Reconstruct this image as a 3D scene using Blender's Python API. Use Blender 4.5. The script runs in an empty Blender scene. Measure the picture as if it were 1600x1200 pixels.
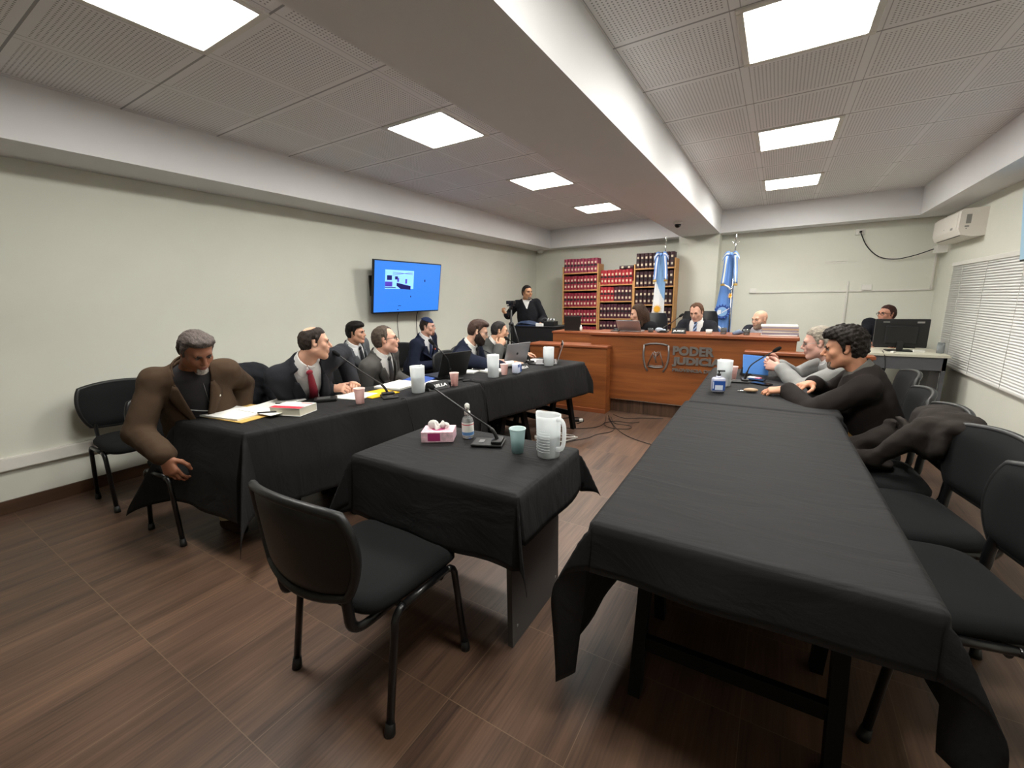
import bpy, bmesh, math, random
import numpy as np
from mathutils import Vector, Matrix, Euler

LAMP = 46.0
SCREEN = 1.0
EXPO = 0.10
random.seed(7)
rng = np.random.RandomState(5)
SC = bpy.context.scene
COL = SC.collection
PI = math.pi

# ------------------------------------------------------------------ materials
def lin(c):
    return tuple((x / 12.92 if x <= 0.04045 else ((x + 0.055) / 1.055) ** 2.4) for x in c)

def hexc(h):
    return lin(tuple(int(h[i:i + 2], 16) / 255 for i in (0, 2, 4)))

def mat(name, h, rough=0.6, metal=0.0, spec=0.5, noise=0.0, nscale=30.0, bump=0.0, bscale=200.0, trans=0.0, ior=1.45, alpha=1.0, emis=0.0, sss=0.0, sheen=0.0, stretch=None):
    m = bpy.data.materials.new(name)
    m.use_nodes = True
    nt = m.node_tree
    b = nt.nodes['Principled BSDF']
    c = hexc(h)
    b.inputs['Base Color'].default_value = (*c, 1)
    b.inputs['Roughness'].default_value = rough
    b.inputs['Metallic'].default_value = metal
    b.inputs['Specular IOR Level'].default_value = spec
    b.inputs['IOR'].default_value = ior
    b.inputs['Transmission Weight'].default_value = trans
    b.inputs['Alpha'].default_value = alpha
    if sss:
        b.inputs['Subsurface Weight'].default_value = sss
        b.inputs['Subsurface Radius'].default_value = (0.012, 0.005, 0.003)
        b.inputs['Subsurface Scale'].default_value = 0.5
    if sheen:
        b.inputs['Sheen Weight'].default_value = sheen
    if emis:
        b.inputs['Emission Color'].default_value = (*c, 1)
        b.inputs['Emission Strength'].default_value = emis
    if noise or bump:
        tc = nt.nodes.new('ShaderNodeTexCoord')
        src = tc.outputs['Object']
        if stretch:
            mp = nt.nodes.new('ShaderNodeMapping')
            mp.inputs['Scale'].default_value = stretch
            nt.links.new(src, mp.inputs['Vector'])
            src = mp.outputs['Vector']
    if noise:
        n = nt.nodes.new('ShaderNodeTexNoise')
        n.inputs['Scale'].default_value = nscale
        n.inputs['Detail'].default_value = 4
        nt.links.new(src, n.inputs['Vector'])
        r = nt.nodes.new('ShaderNodeMapRange')
        r.inputs['From Min'].default_value = 0.25
        r.inputs['From Max'].default_value = 0.75
        r.inputs['To Min'].default_value = 1 - noise
        r.inputs['To Max'].default_value = 1 + noise
        nt.links.new(n.outputs['Fac'], r.inputs['Value'])
        v = nt.nodes.new('ShaderNodeVectorMath')
        v.operation = 'SCALE'
        v.inputs[0].default_value = c
        nt.links.new(r.outputs['Result'], v.inputs['Scale'])
        nt.links.new(v.outputs['Vector'], b.inputs['Base Color'])
    if bump:
        n2 = nt.nodes.new('ShaderNodeTexNoise')
        n2.inputs['Scale'].default_value = bscale
        n2.inputs['Detail'].default_value = 3
        nt.links.new(src, n2.inputs['Vector'])
        bp = nt.nodes.new('ShaderNodeBump')
        bp.inputs['Strength'].default_value = bump
        bp.inputs['Distance'].default_value = 0.004
        nt.links.new(n2.outputs['Fac'], bp.inputs['Height'])
        nt.links.new(bp.outputs['Normal'], b.inputs['Normal'])
    return m

# ------------------------------------------------------------------ mesh builder
class MB:
    def __init__(s):
        s.v = []; s.f = []; s.m = []; s.mi = 0; s.sm = []; s.smooth = False
    def add(s, vs, fs, M=None):
        o = len(s.v)
        for p in vs:
            p = Vector(p)
            if M is not None: p = M @ p
            s.v.append(tuple(p))
        for f in fs:
            s.f.append(tuple(i + o for i in f)); s.m.append(s.mi); s.sm.append(s.smooth)
        return s
    def box(s, lo, hi, bev=0.0, M=None, seg=2):
        x0, y0, z0 = lo; x1, y1, z1 = hi
        if bev <= 0:
            vs = [(x0, y0, z0), (x1, y0, z0), (x1, y1, z0), (x0, y1, z0), (x0, y0, z1), (x1, y0, z1), (x1, y1, z1), (x0, y1, z1)]
            fs = [(0, 3, 2, 1), (4, 5, 6, 7), (0, 1, 5, 4), (1, 2, 6, 5), (2, 3, 7, 6), (3, 0, 4, 7)]
            return s.add(vs, fs, M)
        bm = bmesh.new()
        bmesh.ops.create_cube(bm, size=1)
        for v in bm.verts:
            v.co = ((x0 + x1) / 2 + v.co.x * (x1 - x0), (y0 + y1) / 2 + v.co.y * (y1 - y0), (z0 + z1) / 2 + v.co.z * (z1 - z0))
        bmesh.ops.bevel(bm, geom=bm.edges[:], offset=bev, segments=seg, affect='EDGES', profile=0.5)
        bm.verts.index_update()
        vs = [tuple(v.co) for v in bm.verts]; fs = [tuple(v.index for v in f.verts) for f in bm.faces]
        bm.free()
        return s.add(vs, fs, M)
    def tube(s, path, r, n=10, M=None, caps=True, flat=1.0):
        path = [Vector(p) for p in path]
        rs = r if isinstance(r, (list, tuple)) else [r] * len(path)
        t0 = (path[1] - path[0]).normalized()
        up = Vector((0, 0, 1)) if abs(t0.z) < 0.9 else Vector((1, 0, 0))
        nrm = (up - t0 * up.dot(t0)).normalized()
        vs = []
        for i, p in enumerate(path):
            if i == 0: t = path[1] - path[0]
            elif i == len(path) - 1: t = path[-1] - path[-2]
            else: t = (path[i + 1] - p).normalized() + (p - path[i - 1]).normalized()
            t = t.normalized()
            nrm = (nrm - t * nrm.dot(t)).normalized()
            bi = t.cross(nrm)
            for k in range(n):
                a = 2 * PI * k / n
                vs.append(p + (nrm * math.cos(a) * flat + bi * math.sin(a)) * rs[i])
        fs = []
        for i in range(len(path) - 1):
            for k in range(n):
                a = i * n + k; b = i * n + (k + 1) % n
                fs.append((a, b, b + n, a + n))
        sm = s.smooth; s.smooth = True
        s.add(vs, fs, M)
        s.smooth = sm
        if caps:
            L = len(path) - 1
            o = len(s.v) - len(vs)
            s.f.append(tuple(o + k for k in reversed(range(n)))); s.m.append(s.mi); s.sm.append(False)
            s.f.append(tuple(o + L * n + k for k in range(n))); s.m.append(s.mi); s.sm.append(False)
        return s
    def lathe(s, prof, n=24, M=None, cx=0, cy=0):
        vs = []; fs = []
        for (r, z) in prof:
            for k in range(n):
                a = 2 * PI * k / n
                vs.append((cx + r * math.cos(a), cy + r * math.sin(a), z))
        for i in range(len(prof) - 1):
            for k in range(n):
                a = i * n + k; b = i * n + (k + 1) % n
                fs.append((a, b, b + n, a + n))
        sm = s.smooth; s.smooth = True
        s.add(vs, fs, M); s.smooth = sm
        return s
    def ball(s, c, r, n=12, M=None):
        prof = []
        rx, ry, rz = r if isinstance(r, (tuple, list)) else (r, r, r)
        vs = []; fs = []
        h = n // 2
        for i in range(h + 1):
            th = PI * i / h
            for k in range(n):
                a = 2 * PI * k / n
                vs.append((c[0] + rx * math.sin(th) * math.cos(a), c[1] + ry * math.sin(th) * math.sin(a), c[2] - rz * math.cos(th)))
        for i in range(h):
            for k in range(n):
                a = i * n + k; b = i * n + (k + 1) % n
                fs.append((a, b, b + n, a + n))
        sm = s.smooth; s.smooth = True
        s.add(vs, fs, M); s.smooth = sm
        return s
    def grid(s, P, M=None, flip=False):
        nu = len(P); nv = len(P[0])
        vs = [p for row in P for p in row]
        fs = []
        for i in range(nu - 1):
            for j in range(nv - 1):
                q = (i * nv + j, (i + 1) * nv + j, (i + 1) * nv + j + 1, i * nv + j + 1)
                fs.append(q[::-1] if flip else q)
        sm = s.smooth; s.smooth = True
        s.add(vs, fs, M); s.smooth = sm
        return s
    def prism(s, poly, y0, y1, M=None):
        """polygon in xz (counter-clockwise seen from -y) extruded along y"""
        n = len(poly)
        vs = [(x, y0, z) for x, z in poly] + [(x, y1, z) for x, z in poly]
        fs = [tuple(range(n)), tuple(reversed(range(n, 2 * n)))]
        for i in range(n):
            j = (i + 1) % n
            fs.append((i, i + n, j + n, j))
        return s.add(vs, fs, M)

def link(name, me, mats, parent=None):
    o = bpy.data.objects.new(name, me)
    COL.objects.link(o)
    if parent is not None: o.parent = parent
    for m in (mats if isinstance(mats, (list, tuple)) else [mats]):
        me.materials.append(m)
    return o

def build(name, mb, mats, parent=None, smooth=None, subsurf=0, solid=0.0):
    me = bpy.data.meshes.new(name)
    me.from_pydata(mb.v, [], mb.f)
    me.polygons.foreach_set('material_index', mb.m)
    me.polygons.foreach_set('use_smooth', [True] * len(mb.f) if smooth else mb.sm)
    me.update()
    o = link(name, me, mats, parent)
    if solid:
        md = o.modifiers.new('s', 'SOLIDIFY'); md.thickness = solid; md.offset = -1
    if subsurf:
        md = o.modifiers.new('d', 'SUBSURF'); md.levels = subsurf; md.render_levels = subsurf
    return o

def tag(o, label, cat, group=None):
    o['label'] = label; o['category'] = cat
    if group: o['group'] = group
    return o

def thing(name, label, cat, loc=(0, 0, 0), rz=0.0, group=None):
    o = bpy.data.objects.new(name, None); COL.objects.link(o)
    o.empty_display_size = 0.1
    o.location = loc; o.rotation_euler = (0, 0, rz)
    return tag(o, label, cat, group)

def struct(name, mb, mats, parent=None, smooth=None, label=None):
    o = build(name, mb, mats, parent, smooth)
    if parent is None:
        o['kind'] = 'structure'
        if label: o['label'] = label
    return o

def kids(o):
    return [c for c in bpy.data.objects if c.parent == o]

def dup(root, loc, rz, label=None, group=None):
    r = root.copy(); COL.objects.link(r); r.location = loc; r.rotation_euler = (0, 0, rz)
    if label: r['label'] = label
    if group: r['group'] = group
    for ch in kids(root):
        c = ch.copy(); COL.objects.link(c); c.parent = r
        for g in kids(ch):
            d = g.copy(); COL.objects.link(d); d.parent = c
    return r

def TR(x=0, y=0, z=0, rx=0, ry=0, rz=0, s=1.0):
    return Matrix.Translation((x, y, z)) @ Euler((rx, ry, rz)).to_matrix().to_4x4() @ Matrix.Scale(s, 4)

def arc(c, r, a0, a1, n, plane='xz'):
    out = []
    for i in range(n + 1):
        a = a0 + (a1 - a0) * i / n
        u, v = r * math.cos(a), r * math.sin(a)
        out.append((c[0] + u, c[1], c[2] + v) if plane == 'xz' else ((c[0], c[1] + u, c[2] + v) if plane == 'yz' else (c[0] + u, c[1] + v, c[2])))
    return out

def smooth_path(pts, n=6):
    pts = [Vector(p) for p in pts]
    P = [pts[0]] + pts + [pts[-1]]
    out = []
    for i in range(1, len(P) - 2):
        for k in range(n):
            t = k / n
            a, b, c, d = P[i - 1], P[i], P[i + 1], P[i + 2]
            out.append(0.5 * ((2 * b) + (c - a) * t + (2 * a - 5 * b + 4 * c - d) * t * t + (3 * b - a - 3 * c + d) * t ** 3))
    out.append(pts[-1])
    return out

M = {}
M['wall'] = mat('wall_paint', 'd6d6ca', 0.75, noise=0.02, nscale=3, bump=0.05, bscale=120)
M['white'] = mat('white_plaster', 'e6e4e1', 0.8, noise=0.015, nscale=4)
M['beamgrey'] = mat('soffit_plaster', 'e2e1e2', 0.8, noise=0.015, nscale=4)
M['trunk'] = mat('white_plastic_channel', 'd8d5cd', 0.45)
M['plastic_white'] = mat('white_plastic', 'dddbd4', 0.4)
M['grey_metal'] = mat('brushed_grey_metal', '8c8c8c', 0.35, metal=0.8)
M['chrome'] = mat('chrome', 'd8d8d8', 0.15, metal=1.0)
M['black'] = mat('black_plastic', '161616', 0.45)
M['blackgloss'] = mat('black_gloss', '0c0c0e', 0.12)
M['blackmetal'] = mat('black_painted_tube', '0e0e0f', 0.28, spec=0.6)
M['blackfab'] = mat('black_seat_fabric', '171819', 0.9, spec=0.2, noise=0.15, nscale=400, bump=0.25, bscale=900)
M['cloth'] = mat('black_tablecloth', '181718', 0.75, spec=0.30, noise=0.12, nscale=250, bump=0.12, bscale=700)
def creases(m):
    nt = m.node_tree; N = nt.nodes; Lk = nt.links
    tc = N.new('ShaderNodeTexCoord'); mp = N.new('ShaderNodeMapping'); mp.inputs['Scale'].default_value = (1.6, 6, 3); mp.inputs['Rotation'].default_value = (0, 0, .25)
    n = N.new('ShaderNodeTexNoise'); n.inputs['Scale'].default_value = 1.5; n.inputs['Detail'].default_value = 5; n.inputs['Distortion'].default_value = 1.2
    Lk.new(tc.outputs['Object'], mp.inputs['Vector']); Lk.new(mp.outputs['Vector'], n.inputs['Vector'])
    bp = N.new('ShaderNodeBump'); bp.inputs['Strength'].default_value = .35; bp.inputs['Distance'].default_value = .03
    Lk.new(n.outputs['Fac'], bp.inputs['Height'])
    old = [x for x in N if x.type == 'BUMP' and x != bp][0]
    Lk.new(bp.outputs['Normal'], old.inputs['Normal'])
creases(M['cloth'])
M['leather'] = mat('black_leather', '17181b', 0.35, bump=0.15, bscale=150)
M['darkwood'] = mat('black_stained_wood', '0b0a0a', 0.6, spec=.2)
M['greymel'] = mat('grey_melamine', '3f3d3c', 0.5, noise=0.06, nscale=40)
M['greymel2'] = mat('slate_melamine', '55565a', 0.5, noise=0.05, nscale=40)
M['offwhite'] = mat('offwhite_laminate', 'c9c6b4', 0.4)
M['paper'] = mat('white_paper', 'e6e5e0', 0.8)
M['paper2'] = mat('cream_paper', 'd9d3c0', 0.8)
M['manila'] = mat('manila_card', 'c8a45c', 0.7)
M['yellow'] = mat('yellow_card', 'e8b81c', 0.6)
M['red'] = mat('red_print', 'd03040', 0.5)
M['pinkcup'] = mat('pink_plastic', 'dfa9a4', 0.5, sss=0.1)
M['bluecup'] = mat('pale_blue_plastic', 'b9d2d6', 0.5, sss=0.1)
M['silver'] = mat('silver_laptop', 'a9a8ab', 0.35, metal=0.6)
M['keyb'] = mat('dark_keys', '2a2a2c', 0.6)
M['blue'] = mat('navy_label', '1f4a94', 0.5)
M['wallbase'] = mat('wood_tile_skirting', '4a3526', 0.35, noise=0.2, nscale=6, stretch=(1, 0.2, 4))

def cherry():
    m = bpy.data.materials.new('cherry_veneer'); m.use_nodes = True
    nt = m.node_tree; b = nt.nodes['Principled BSDF']
    tc = nt.nodes.new('ShaderNodeTexCoord'); mp = nt.nodes.new('ShaderNodeMapping')
    mp.inputs['Scale'].default_value = (0.7, 3, 9)
    n = nt.nodes.new('ShaderNodeTexNoise'); n.inputs['Scale'].default_value = 1.6; n.inputs['Detail'].default_value = 8; n.inputs['Distortion'].default_value = 0.6
    r = nt.nodes.new('ShaderNodeValToRGB')
    r.color_ramp.elements[0].position = 0.3; r.color_ramp.elements[0].color = (*hexc('74401f'), 1)
    r.color_ramp.elements[1].position = 0.72; r.color_ramp.elements[1].color = (*hexc('9d5d30'), 1)
    nt.links.new(tc.outputs['Object'], mp.inputs['Vector']); nt.links.new(mp.outputs['Vector'], n.inputs['Vector'])
    nt.links.new(n.outputs['Fac'], r.inputs['Fac']); nt.links.new(r.outputs['Color'], b.inputs['Base Color'])
    b.inputs['Roughness'].default_value = 0.4
    return m
M['cherry'] = cherry()
M['cherrytop'] = mat('cherry_edge', '85492a', 0.4, noise=0.15, nscale=5, stretch=(0.5, 3, 3))
M['shelfwood'] = mat('orange_pine_shelf', 'b98a56', 0.5, noise=0.12, nscale=8, stretch=(0.5, 3, 3))

def floor_mat():
    m = bpy.data.materials.new('wood_look_tile'); m.use_nodes = True
    nt = m.node_tree; N = nt.nodes; Lk = nt.links; b = N['Principled BSDF']
    tc = N.new('ShaderNodeTexCoord'); sep = N.new('ShaderNodeSeparateXYZ'); Lk.new(tc.outputs['Object'], sep.inputs['Vector'])
    W = 0.455
    def math_(op, a, c=None, d=None):
        n = N.new('ShaderNodeMath'); n.operation = op
        for i, x in enumerate((a, c, d)):
            if x is None: continue
            if isinstance(x, (int, float)): n.inputs[i].default_value = x
            else: Lk.new(x, n.inputs[i])
        return n.outputs[0]
    ux = math_('DIVIDE', math_('ADD', sep.outputs['X'], 0.898 + 10 * W), W)
    uy = math_('DIVIDE', math_('ADD', sep.outputs['Y'], -0.525 + 20 * W), W)
    ix = math_('FLOOR', ux); iy = math_('FLOOR', uy)
    fx = math_('FRACT', ux); fy = math_('FRACT', uy)
    ex = math_('MINIMUM', fx, math_('SUBTRACT', 1.0, fx)); ey = math_('MINIMUM', fy, math_('SUBTRACT', 1.0, fy))
    e = math_('MINIMUM', ex, ey)
    grout = math_('LESS_THAN', e, 0.0034)
    cid = N.new('ShaderNodeCombineXYZ'); Lk.new(ix, cid.inputs[0]); Lk.new(iy, cid.inputs[1])
    wn = N.new('ShaderNodeTexWhiteNoise'); wn.noise_dimensions = '3D'; Lk.new(cid.outputs[0], wn.inputs['Vector'])
    off = N.new('ShaderNodeVectorMath'); off.operation = 'SCALE'; off.inputs['Scale'].default_value = 3.0; Lk.new(wn.outputs['Color'], off.inputs[0])
    ad = N.new('ShaderNodeVectorMath'); ad.operation = 'ADD'; Lk.new(tc.outputs['Object'], ad.inputs[0]); Lk.new(off.outputs[0], ad.inputs[1])
    mp = N.new('ShaderNodeMapping'); mp.inputs['Scale'].default_value = (16, 0.9, 1); Lk.new(ad.outputs[0], mp.inputs['Vector'])
    n1 = N.new('ShaderNodeTexNoise'); n1.inputs['Scale'].default_value = 1.0; n1.inputs['Detail'].default_value = 6; n1.inputs['Distortion'].default_value = 0.3; Lk.new(mp.outputs[0], n1.inputs['Vector'])
    mp2 = N.new('ShaderNodeMapping'); mp2.inputs['Scale'].default_value = (120, 4, 1); Lk.new(ad.outputs[0], mp2.inputs['Vector'])
    n2 = N.new('ShaderNodeTexNoise'); n2.inputs['Scale'].default_value = 1.0; n2.inputs['Detail'].default_value = 3; Lk.new(mp2.outputs[0], n2.inputs['Vector'])
    mix = math_('ADD', math_('MULTIPLY', n1.outputs['Fac'], 0.6), math_('MULTIPLY', n2.outputs['Fac'], 0.4))
    rp = N.new('ShaderNodeValToRGB')
    rp.color_ramp.elements[0].position = 0.32; rp.color_ramp.elements[0].color = (*hexc('3a2b23'), 1)
    rp.color_ramp.elements[1].position = 0.68; rp.color_ramp.elements[1].color = (*hexc('6b5140'), 1)
    Lk.new(mix, rp.inputs['Fac'])
    tone = math_('ADD', math_('MULTIPLY', wn.outputs['Value'], 0.16), 0.92)
    sc = N.new('ShaderNodeVectorMath'); sc.operation = 'SCALE'; Lk.new(rp.outputs['Color'], sc.inputs[0]); Lk.new(tone, sc.inputs['Scale'])
    mx = N.new('ShaderNodeMix'); mx.data_type = 'RGBA'; Lk.new(grout, mx.inputs['Factor']); Lk.new(sc.outputs[0], mx.inputs[6]); mx.inputs[7].default_value = (*hexc('6e5946'), 1)
    Lk.new(mx.outputs[2], b.inputs['Base Color'])
    b.inputs['Roughness'].default_value = 0.42
    b.inputs['Specular IOR Level'].default_value = 0.4
    bp = N.new('ShaderNodeBump'); bp.inputs['Strength'].default_value = 0.12; bp.inputs['Distance'].default_value = 0.002
    Lk.new(n2.outputs['Fac'], bp.inputs['Height']); Lk.new(bp.outputs[0], b.inputs['Normal'])
    return m
M['floor'] = floor_mat()

def tile_mat(x0, y0, name):
    """perforated ceiling tiles 0.61 m on a light grid"""
    m = bpy.data.materials.new(name); m.use_nodes = True
    nt = m.node_tree; N = nt.nodes; Lk = nt.links; b = N['Principled BSDF']
    tc = N.new('ShaderNodeTexCoord'); sep = N.new('ShaderNodeSeparateXYZ'); Lk.new(tc.outputs['Object'], sep.inputs['Vector'])
    def math_(op, a, c=None):
        n = N.new('ShaderNodeMath'); n.operation = op
        for i, x in enumerate((a, c)):
            if x is None: continue
            if isinstance(x, (int, float)): n.inputs[i].default_value = x
            else: Lk.new(x, n.inputs[i])
        return n.outputs[0]
    C = 0.61
    ux = math_('FRACT', math_('DIVIDE', math_('ADD', sep.outputs['X'], -x0 + 10 * C), C))
    uy = math_('FRACT', math_('DIVIDE', math_('ADD', sep.outputs['Y'], -y0 + 20 * C), C))
    ex = math_('MINIMUM', ux, math_('SUBTRACT', 1.0, ux)); ey = math_('MINIMUM', uy, math_('SUBTRACT', 1.0, uy))
    e = math_('MINIMUM', ex, ey)
    K = 30.0
    hx = math_('SUBTRACT', math_('FRACT', math_('MULTIPLY', ux, K)), 0.5); hy = math_('SUBTRACT', math_('FRACT', math_('MULTIPLY', uy, K)), 0.5)
    d2 = math_('ADD', math_('MULTIPLY', hx, hx), math_('MULTIPLY', hy, hy))
    hole = math_('MULTIPLY', math_('LESS_THAN', d2, 0.055), math_('GREATER_THAN', e, 0.07))
    cross = math_('LESS_THAN', ey, 0.010)
    bar = math_('MULTIPLY', math_('LESS_THAN', ex, 0.044), math_('GREATER_THAN', ex, 0.036))
    dark = math_('MAXIMUM', math_('MULTIPLY', hole, 0.6), math_('MAXIMUM', math_('MULTIPLY', cross, 0.62), math_('MULTIPLY', bar, 0.45)))
    mx = N.new('ShaderNodeMix'); mx.data_type = 'RGBA'; Lk.new(dark, mx.inputs['Factor'])
    mx.inputs[6].default_value = (*hexc('e8e6e6'), 1); mx.inputs[7].default_value = (*hexc('2c2826'), 1)
    Lk.new(mx.outputs[2], b.inputs['Base Color'])
    b.inputs['Roughness'].default_value = 0.85
    return m
# ------------------------------------------------------------------ room shell
XL, XR, YF = -4.5, 1.80, -2.6          # left wall, right wall, wall behind the viewpoint
YBL, YBR = 8.36, 8.12                  # back wall (slightly askew)
ZC, ZS, ZB = 2.762, 2.413, 2.401       # tiles, soffit underside, beam underside
SL, SR = -4.02, 1.468                  # soffit faces
BL, BR = -1.50, -0.899                 # beam faces
SBL, SBR = 8.08, 7.80                  # back soffit face

def yb(x): return YBL + (YBR - YBL) * (x - XL) / (XR - XL)
def ysb(x): return SBL + (SBR - SBL) * (x - XL) / (XR - XL)

def slab(name, pts_lo, pts_hi, m, **kw):
    """prism between two equal-length loops (bottom loop, top loop)"""
    n = len(pts_lo); b = MB()
    fs = [tuple(reversed(range(n))), tuple(range(n, 2 * n))] + [(i, (i + 1) % n, (i + 1) % n + n, i + n) for i in range(n)]
    b.add(list(pts_lo) + list(pts_hi), fs)
    return struct(name, b, m, **kw)

def ext(name, loop, z0, z1, m):
    return slab(name, [(x, y, z0) for x, y in loop], [(x, y, z1) for x, y in loop], m)

ext('floor', [(XL - .1, YF - .1), (XR + .1, YF - .1), (XR + .1, 8.6), (XL - .1, 8.6)], -0.1, 0.0, M['floor'])
ext('wall_left', [(XL - .1, YF), (XL, YF), (XL, YBL), (XL - .1, YBL)], 0, 2.9, M['wall'])
ext('wall_back', [(XL - .1, YBL), (XR + .1, YBR), (XR + .1, YBR + .2), (XL - .1, YBL + .2)], 0, 2.9, M['wall'])
ext('wall_front', [(XL - .1, YF - .1), (XR + .1, YF - .1), (XR + .1, YF), (XL - .1, YF)], 0, 2.9, M['wall'])
# right wall with a window opening
WY0, WY1, WZ0, WZ1 = 3.9, 7.34, 0.58, 1.76
b = MB()
b.box((XR, YF, 0), (XR + .1, WY0, 2.9)); b.box((XR, WY1, 0), (XR + .1, YBR, 2.9))
b.box((XR, WY0, 0), (XR + .1, WY1, WZ0)); b.box((XR, WY0, WZ1), (XR + .1, WY1, 2.9))
struct('wall_right', b, M['wall'])
M['pane'] = mat('dark_window_glass', '23282c', 0.05, spec=0.6)
b = MB(); b.box((XR + .03, WY0, WZ0), (XR + .045, WY1, WZ1))
win = struct('window_1', b, M['pane'], label='wide window on the right wall behind a closed white blind')
b = MB()
for (y0, y1, z0, z1) in ((WY0, WY1, WZ0, WZ0 + .04), (WY0, WY1, WZ1 - .04, WZ1), (WY0, WY0 + .04, WZ0, WZ1), (WY1 - .04, WY1, WZ0, WZ1), (5.6, 5.64, WZ0, WZ1)):
    b.box((XR + .01, y0, z0), (XR + .08, y1, z1))
build('window_frame', b, M['plastic_white'], win)
# closed venetian blind
M['slat'] = mat('white_blind_slats', 'ecece9', 0.45)
bl = thing('window_blind', 'closed white venetian blind covering the window on the right wall', 'blind', (XR - .03, 0, 0))
b = MB(); n = 44; z1 = WZ1 - .01; z0 = WZ0 - .02
for i in range(n):
    z = z0 + .03 + (z1 - z0 - .06) * i / (n - 1)
    P = [[(-.006 + .005 * math.sin(PI * t / 4) + .014 * (t / 4 - .5), y, z - .0165 + .033 * t / 4) for t in range(5)] for y in (WY0 - .05, WY1 + .03)]
    b.grid(P)
build('slats', b, M['slat'], bl, solid=.0006)
b = MB(); b.box((-.02, WY0 - .05, z1 - .025), (.02, WY1 + .03, z1 + .02), .004); build('head_rail', b, M['plastic_white'], bl)
b = MB(); b.box((-.014, WY0 - .05, z0 - .005), (.01, WY1 + .03, z0 + .015), .004); build('bottom_rail', b, M['plastic_white'], bl)
for y in (7.0, 6.3, 5.5, 4.6):
    b = MB(); b.tube([(-.014, y, z0), (-.014, y, z1)], .0018, 5); build('ladder_cord', b, M['plastic_white'], bl)

# ceilings
M['tileL'] = tile_mat(-3.999, 0.782, 'perforated_tiles_left'); M['tileR'] = tile_mat(-0.912, 0.743, 'perforated_tiles_right')
b = MB(); b.box((XL - .1, YF - .1, ZC + .02), (XR + .1, 8.6, ZC + .12)); struct('ceiling', b, M['white'])
b = MB(); b.add([(SL, YF, ZC), (BL, YF, ZC), (BL, ysb(BL), ZC), (SL, ysb(SL), ZC)], [(0, 3, 2, 1)]); struct('ceiling_left_tiles', b, M['tileL'])
b = MB(); b.add([(BR, YF, ZC), (SR, YF, ZC), (SR, ysb(SR), ZC), (BR, ysb(BR), ZC)], [(0, 3, 2, 1)]); struct('ceiling_right_tiles', b, M['tileR'])
ext('ceiling_soffit_left', [(XL, YF), (SL, YF), (SL, ysb(SL)), (XL, ysb(XL))], ZS, ZC + .02, M['beamgrey'])
ext('ceiling_soffit_right', [(SR, YF), (XR, YF), (XR, ysb(XR)), (SR, ysb(SR))], ZS, ZC + .02, M['beamgrey'])
ext('ceiling_soffit_back', [(XL, ysb(XL)), (XR, ysb(XR)), (XR, YBR), (XL, YBL)], ZS, ZC + .02, M['beamgrey'])
ext('ceiling_beam', [(BL, YF), (BR, YF), (BR, ysb(BR) - .001), (BL, ysb(BL) - .001)], ZB, ZC + .02, M['beamgrey'])
ext('wall_pillar', [(-1.53, 7.93), (-0.905, 7.90), (-0.905, 8.3), (-1.53, 8.3)], 0, ZB + .012, M['wall'])

# skirting, cable channel
b = MB(); b.box((XL, YF, 0), (XL + .012, YBL, .095), .003); struct('baseboard_left', b, M['wallbase'])
b = MB(); b.box((XR - .012, YF, 0), (XR, YBR, .012)); struct('baseboard_right', b, M['trunk'])
b = MB(); b.box((XL, YF, .305), (XL + .03, 8.2, .40), .004); b.box((XL + .03, YF, .312), (XL + .034, 8.2, .392), .002)
struct('trim_1', b, M['trunk'], label='white plastic cable channel along the left wall')
b = MB()
b.box((.835, yb(.83) - .022, .6), (.862, yb(.83), 1.60), .003); struct('trim_2', b, M['trunk'], label='vertical white cable cover on the back wall')
def wall_strip(name, label, x0, x1, z0, z1, th):
    slab(name, [(x0, yb(x0) - th, z0), (x1, yb(x1) - th, z0), (x1, yb(x1) + .01, z0), (x0, yb(x0) + .01, z0)], [(x0, yb(x0) - th, z1), (x1, yb(x1) - th, z1), (x1, yb(x1) + .01, z1), (x0, yb(x0) + .01, z1)], M['trunk'], label=label)
wall_strip('trim_3', 'thin horizontal cable cover on the back wall', -.36, 1.76, 1.450, 1.472, .014)
b = MB(); b.box((1.745, YBR - .02, 1.46), (1.765, YBR + .005, 1.93), .002); struct('trim_4', b, M['trunk'], label='thin cable cover beside the back right corner')
wall_strip('trim_5', 'short pale strip high on the back wall', .54, .81, 1.895, 1.905, .008); wall_strip('trim_8', 'second short pale strip high on the back wall', .54, .81, 1.868, 1.877, .008)
b = MB(); b.box((-3.62, yb(-3.6) - .006, 0), (-3.612, yb(-3.6), 2.41)); struct('trim_6', b, M['wall'], label='plaster edge beside the bookcases on the back wall')

# platform under the bench
b = MB(); b.box((-2.02, 5.21, 0), (.9, 7.9, .165)); struct('floor_platform', b, M['floor'])
b = MB(); b.box((-2.02, 5.195, .155), (.9, 5.235, .172), .003); struct('trim_7', b, M['chrome'], label='metal nosing on the platform edge under the bench')

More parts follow.
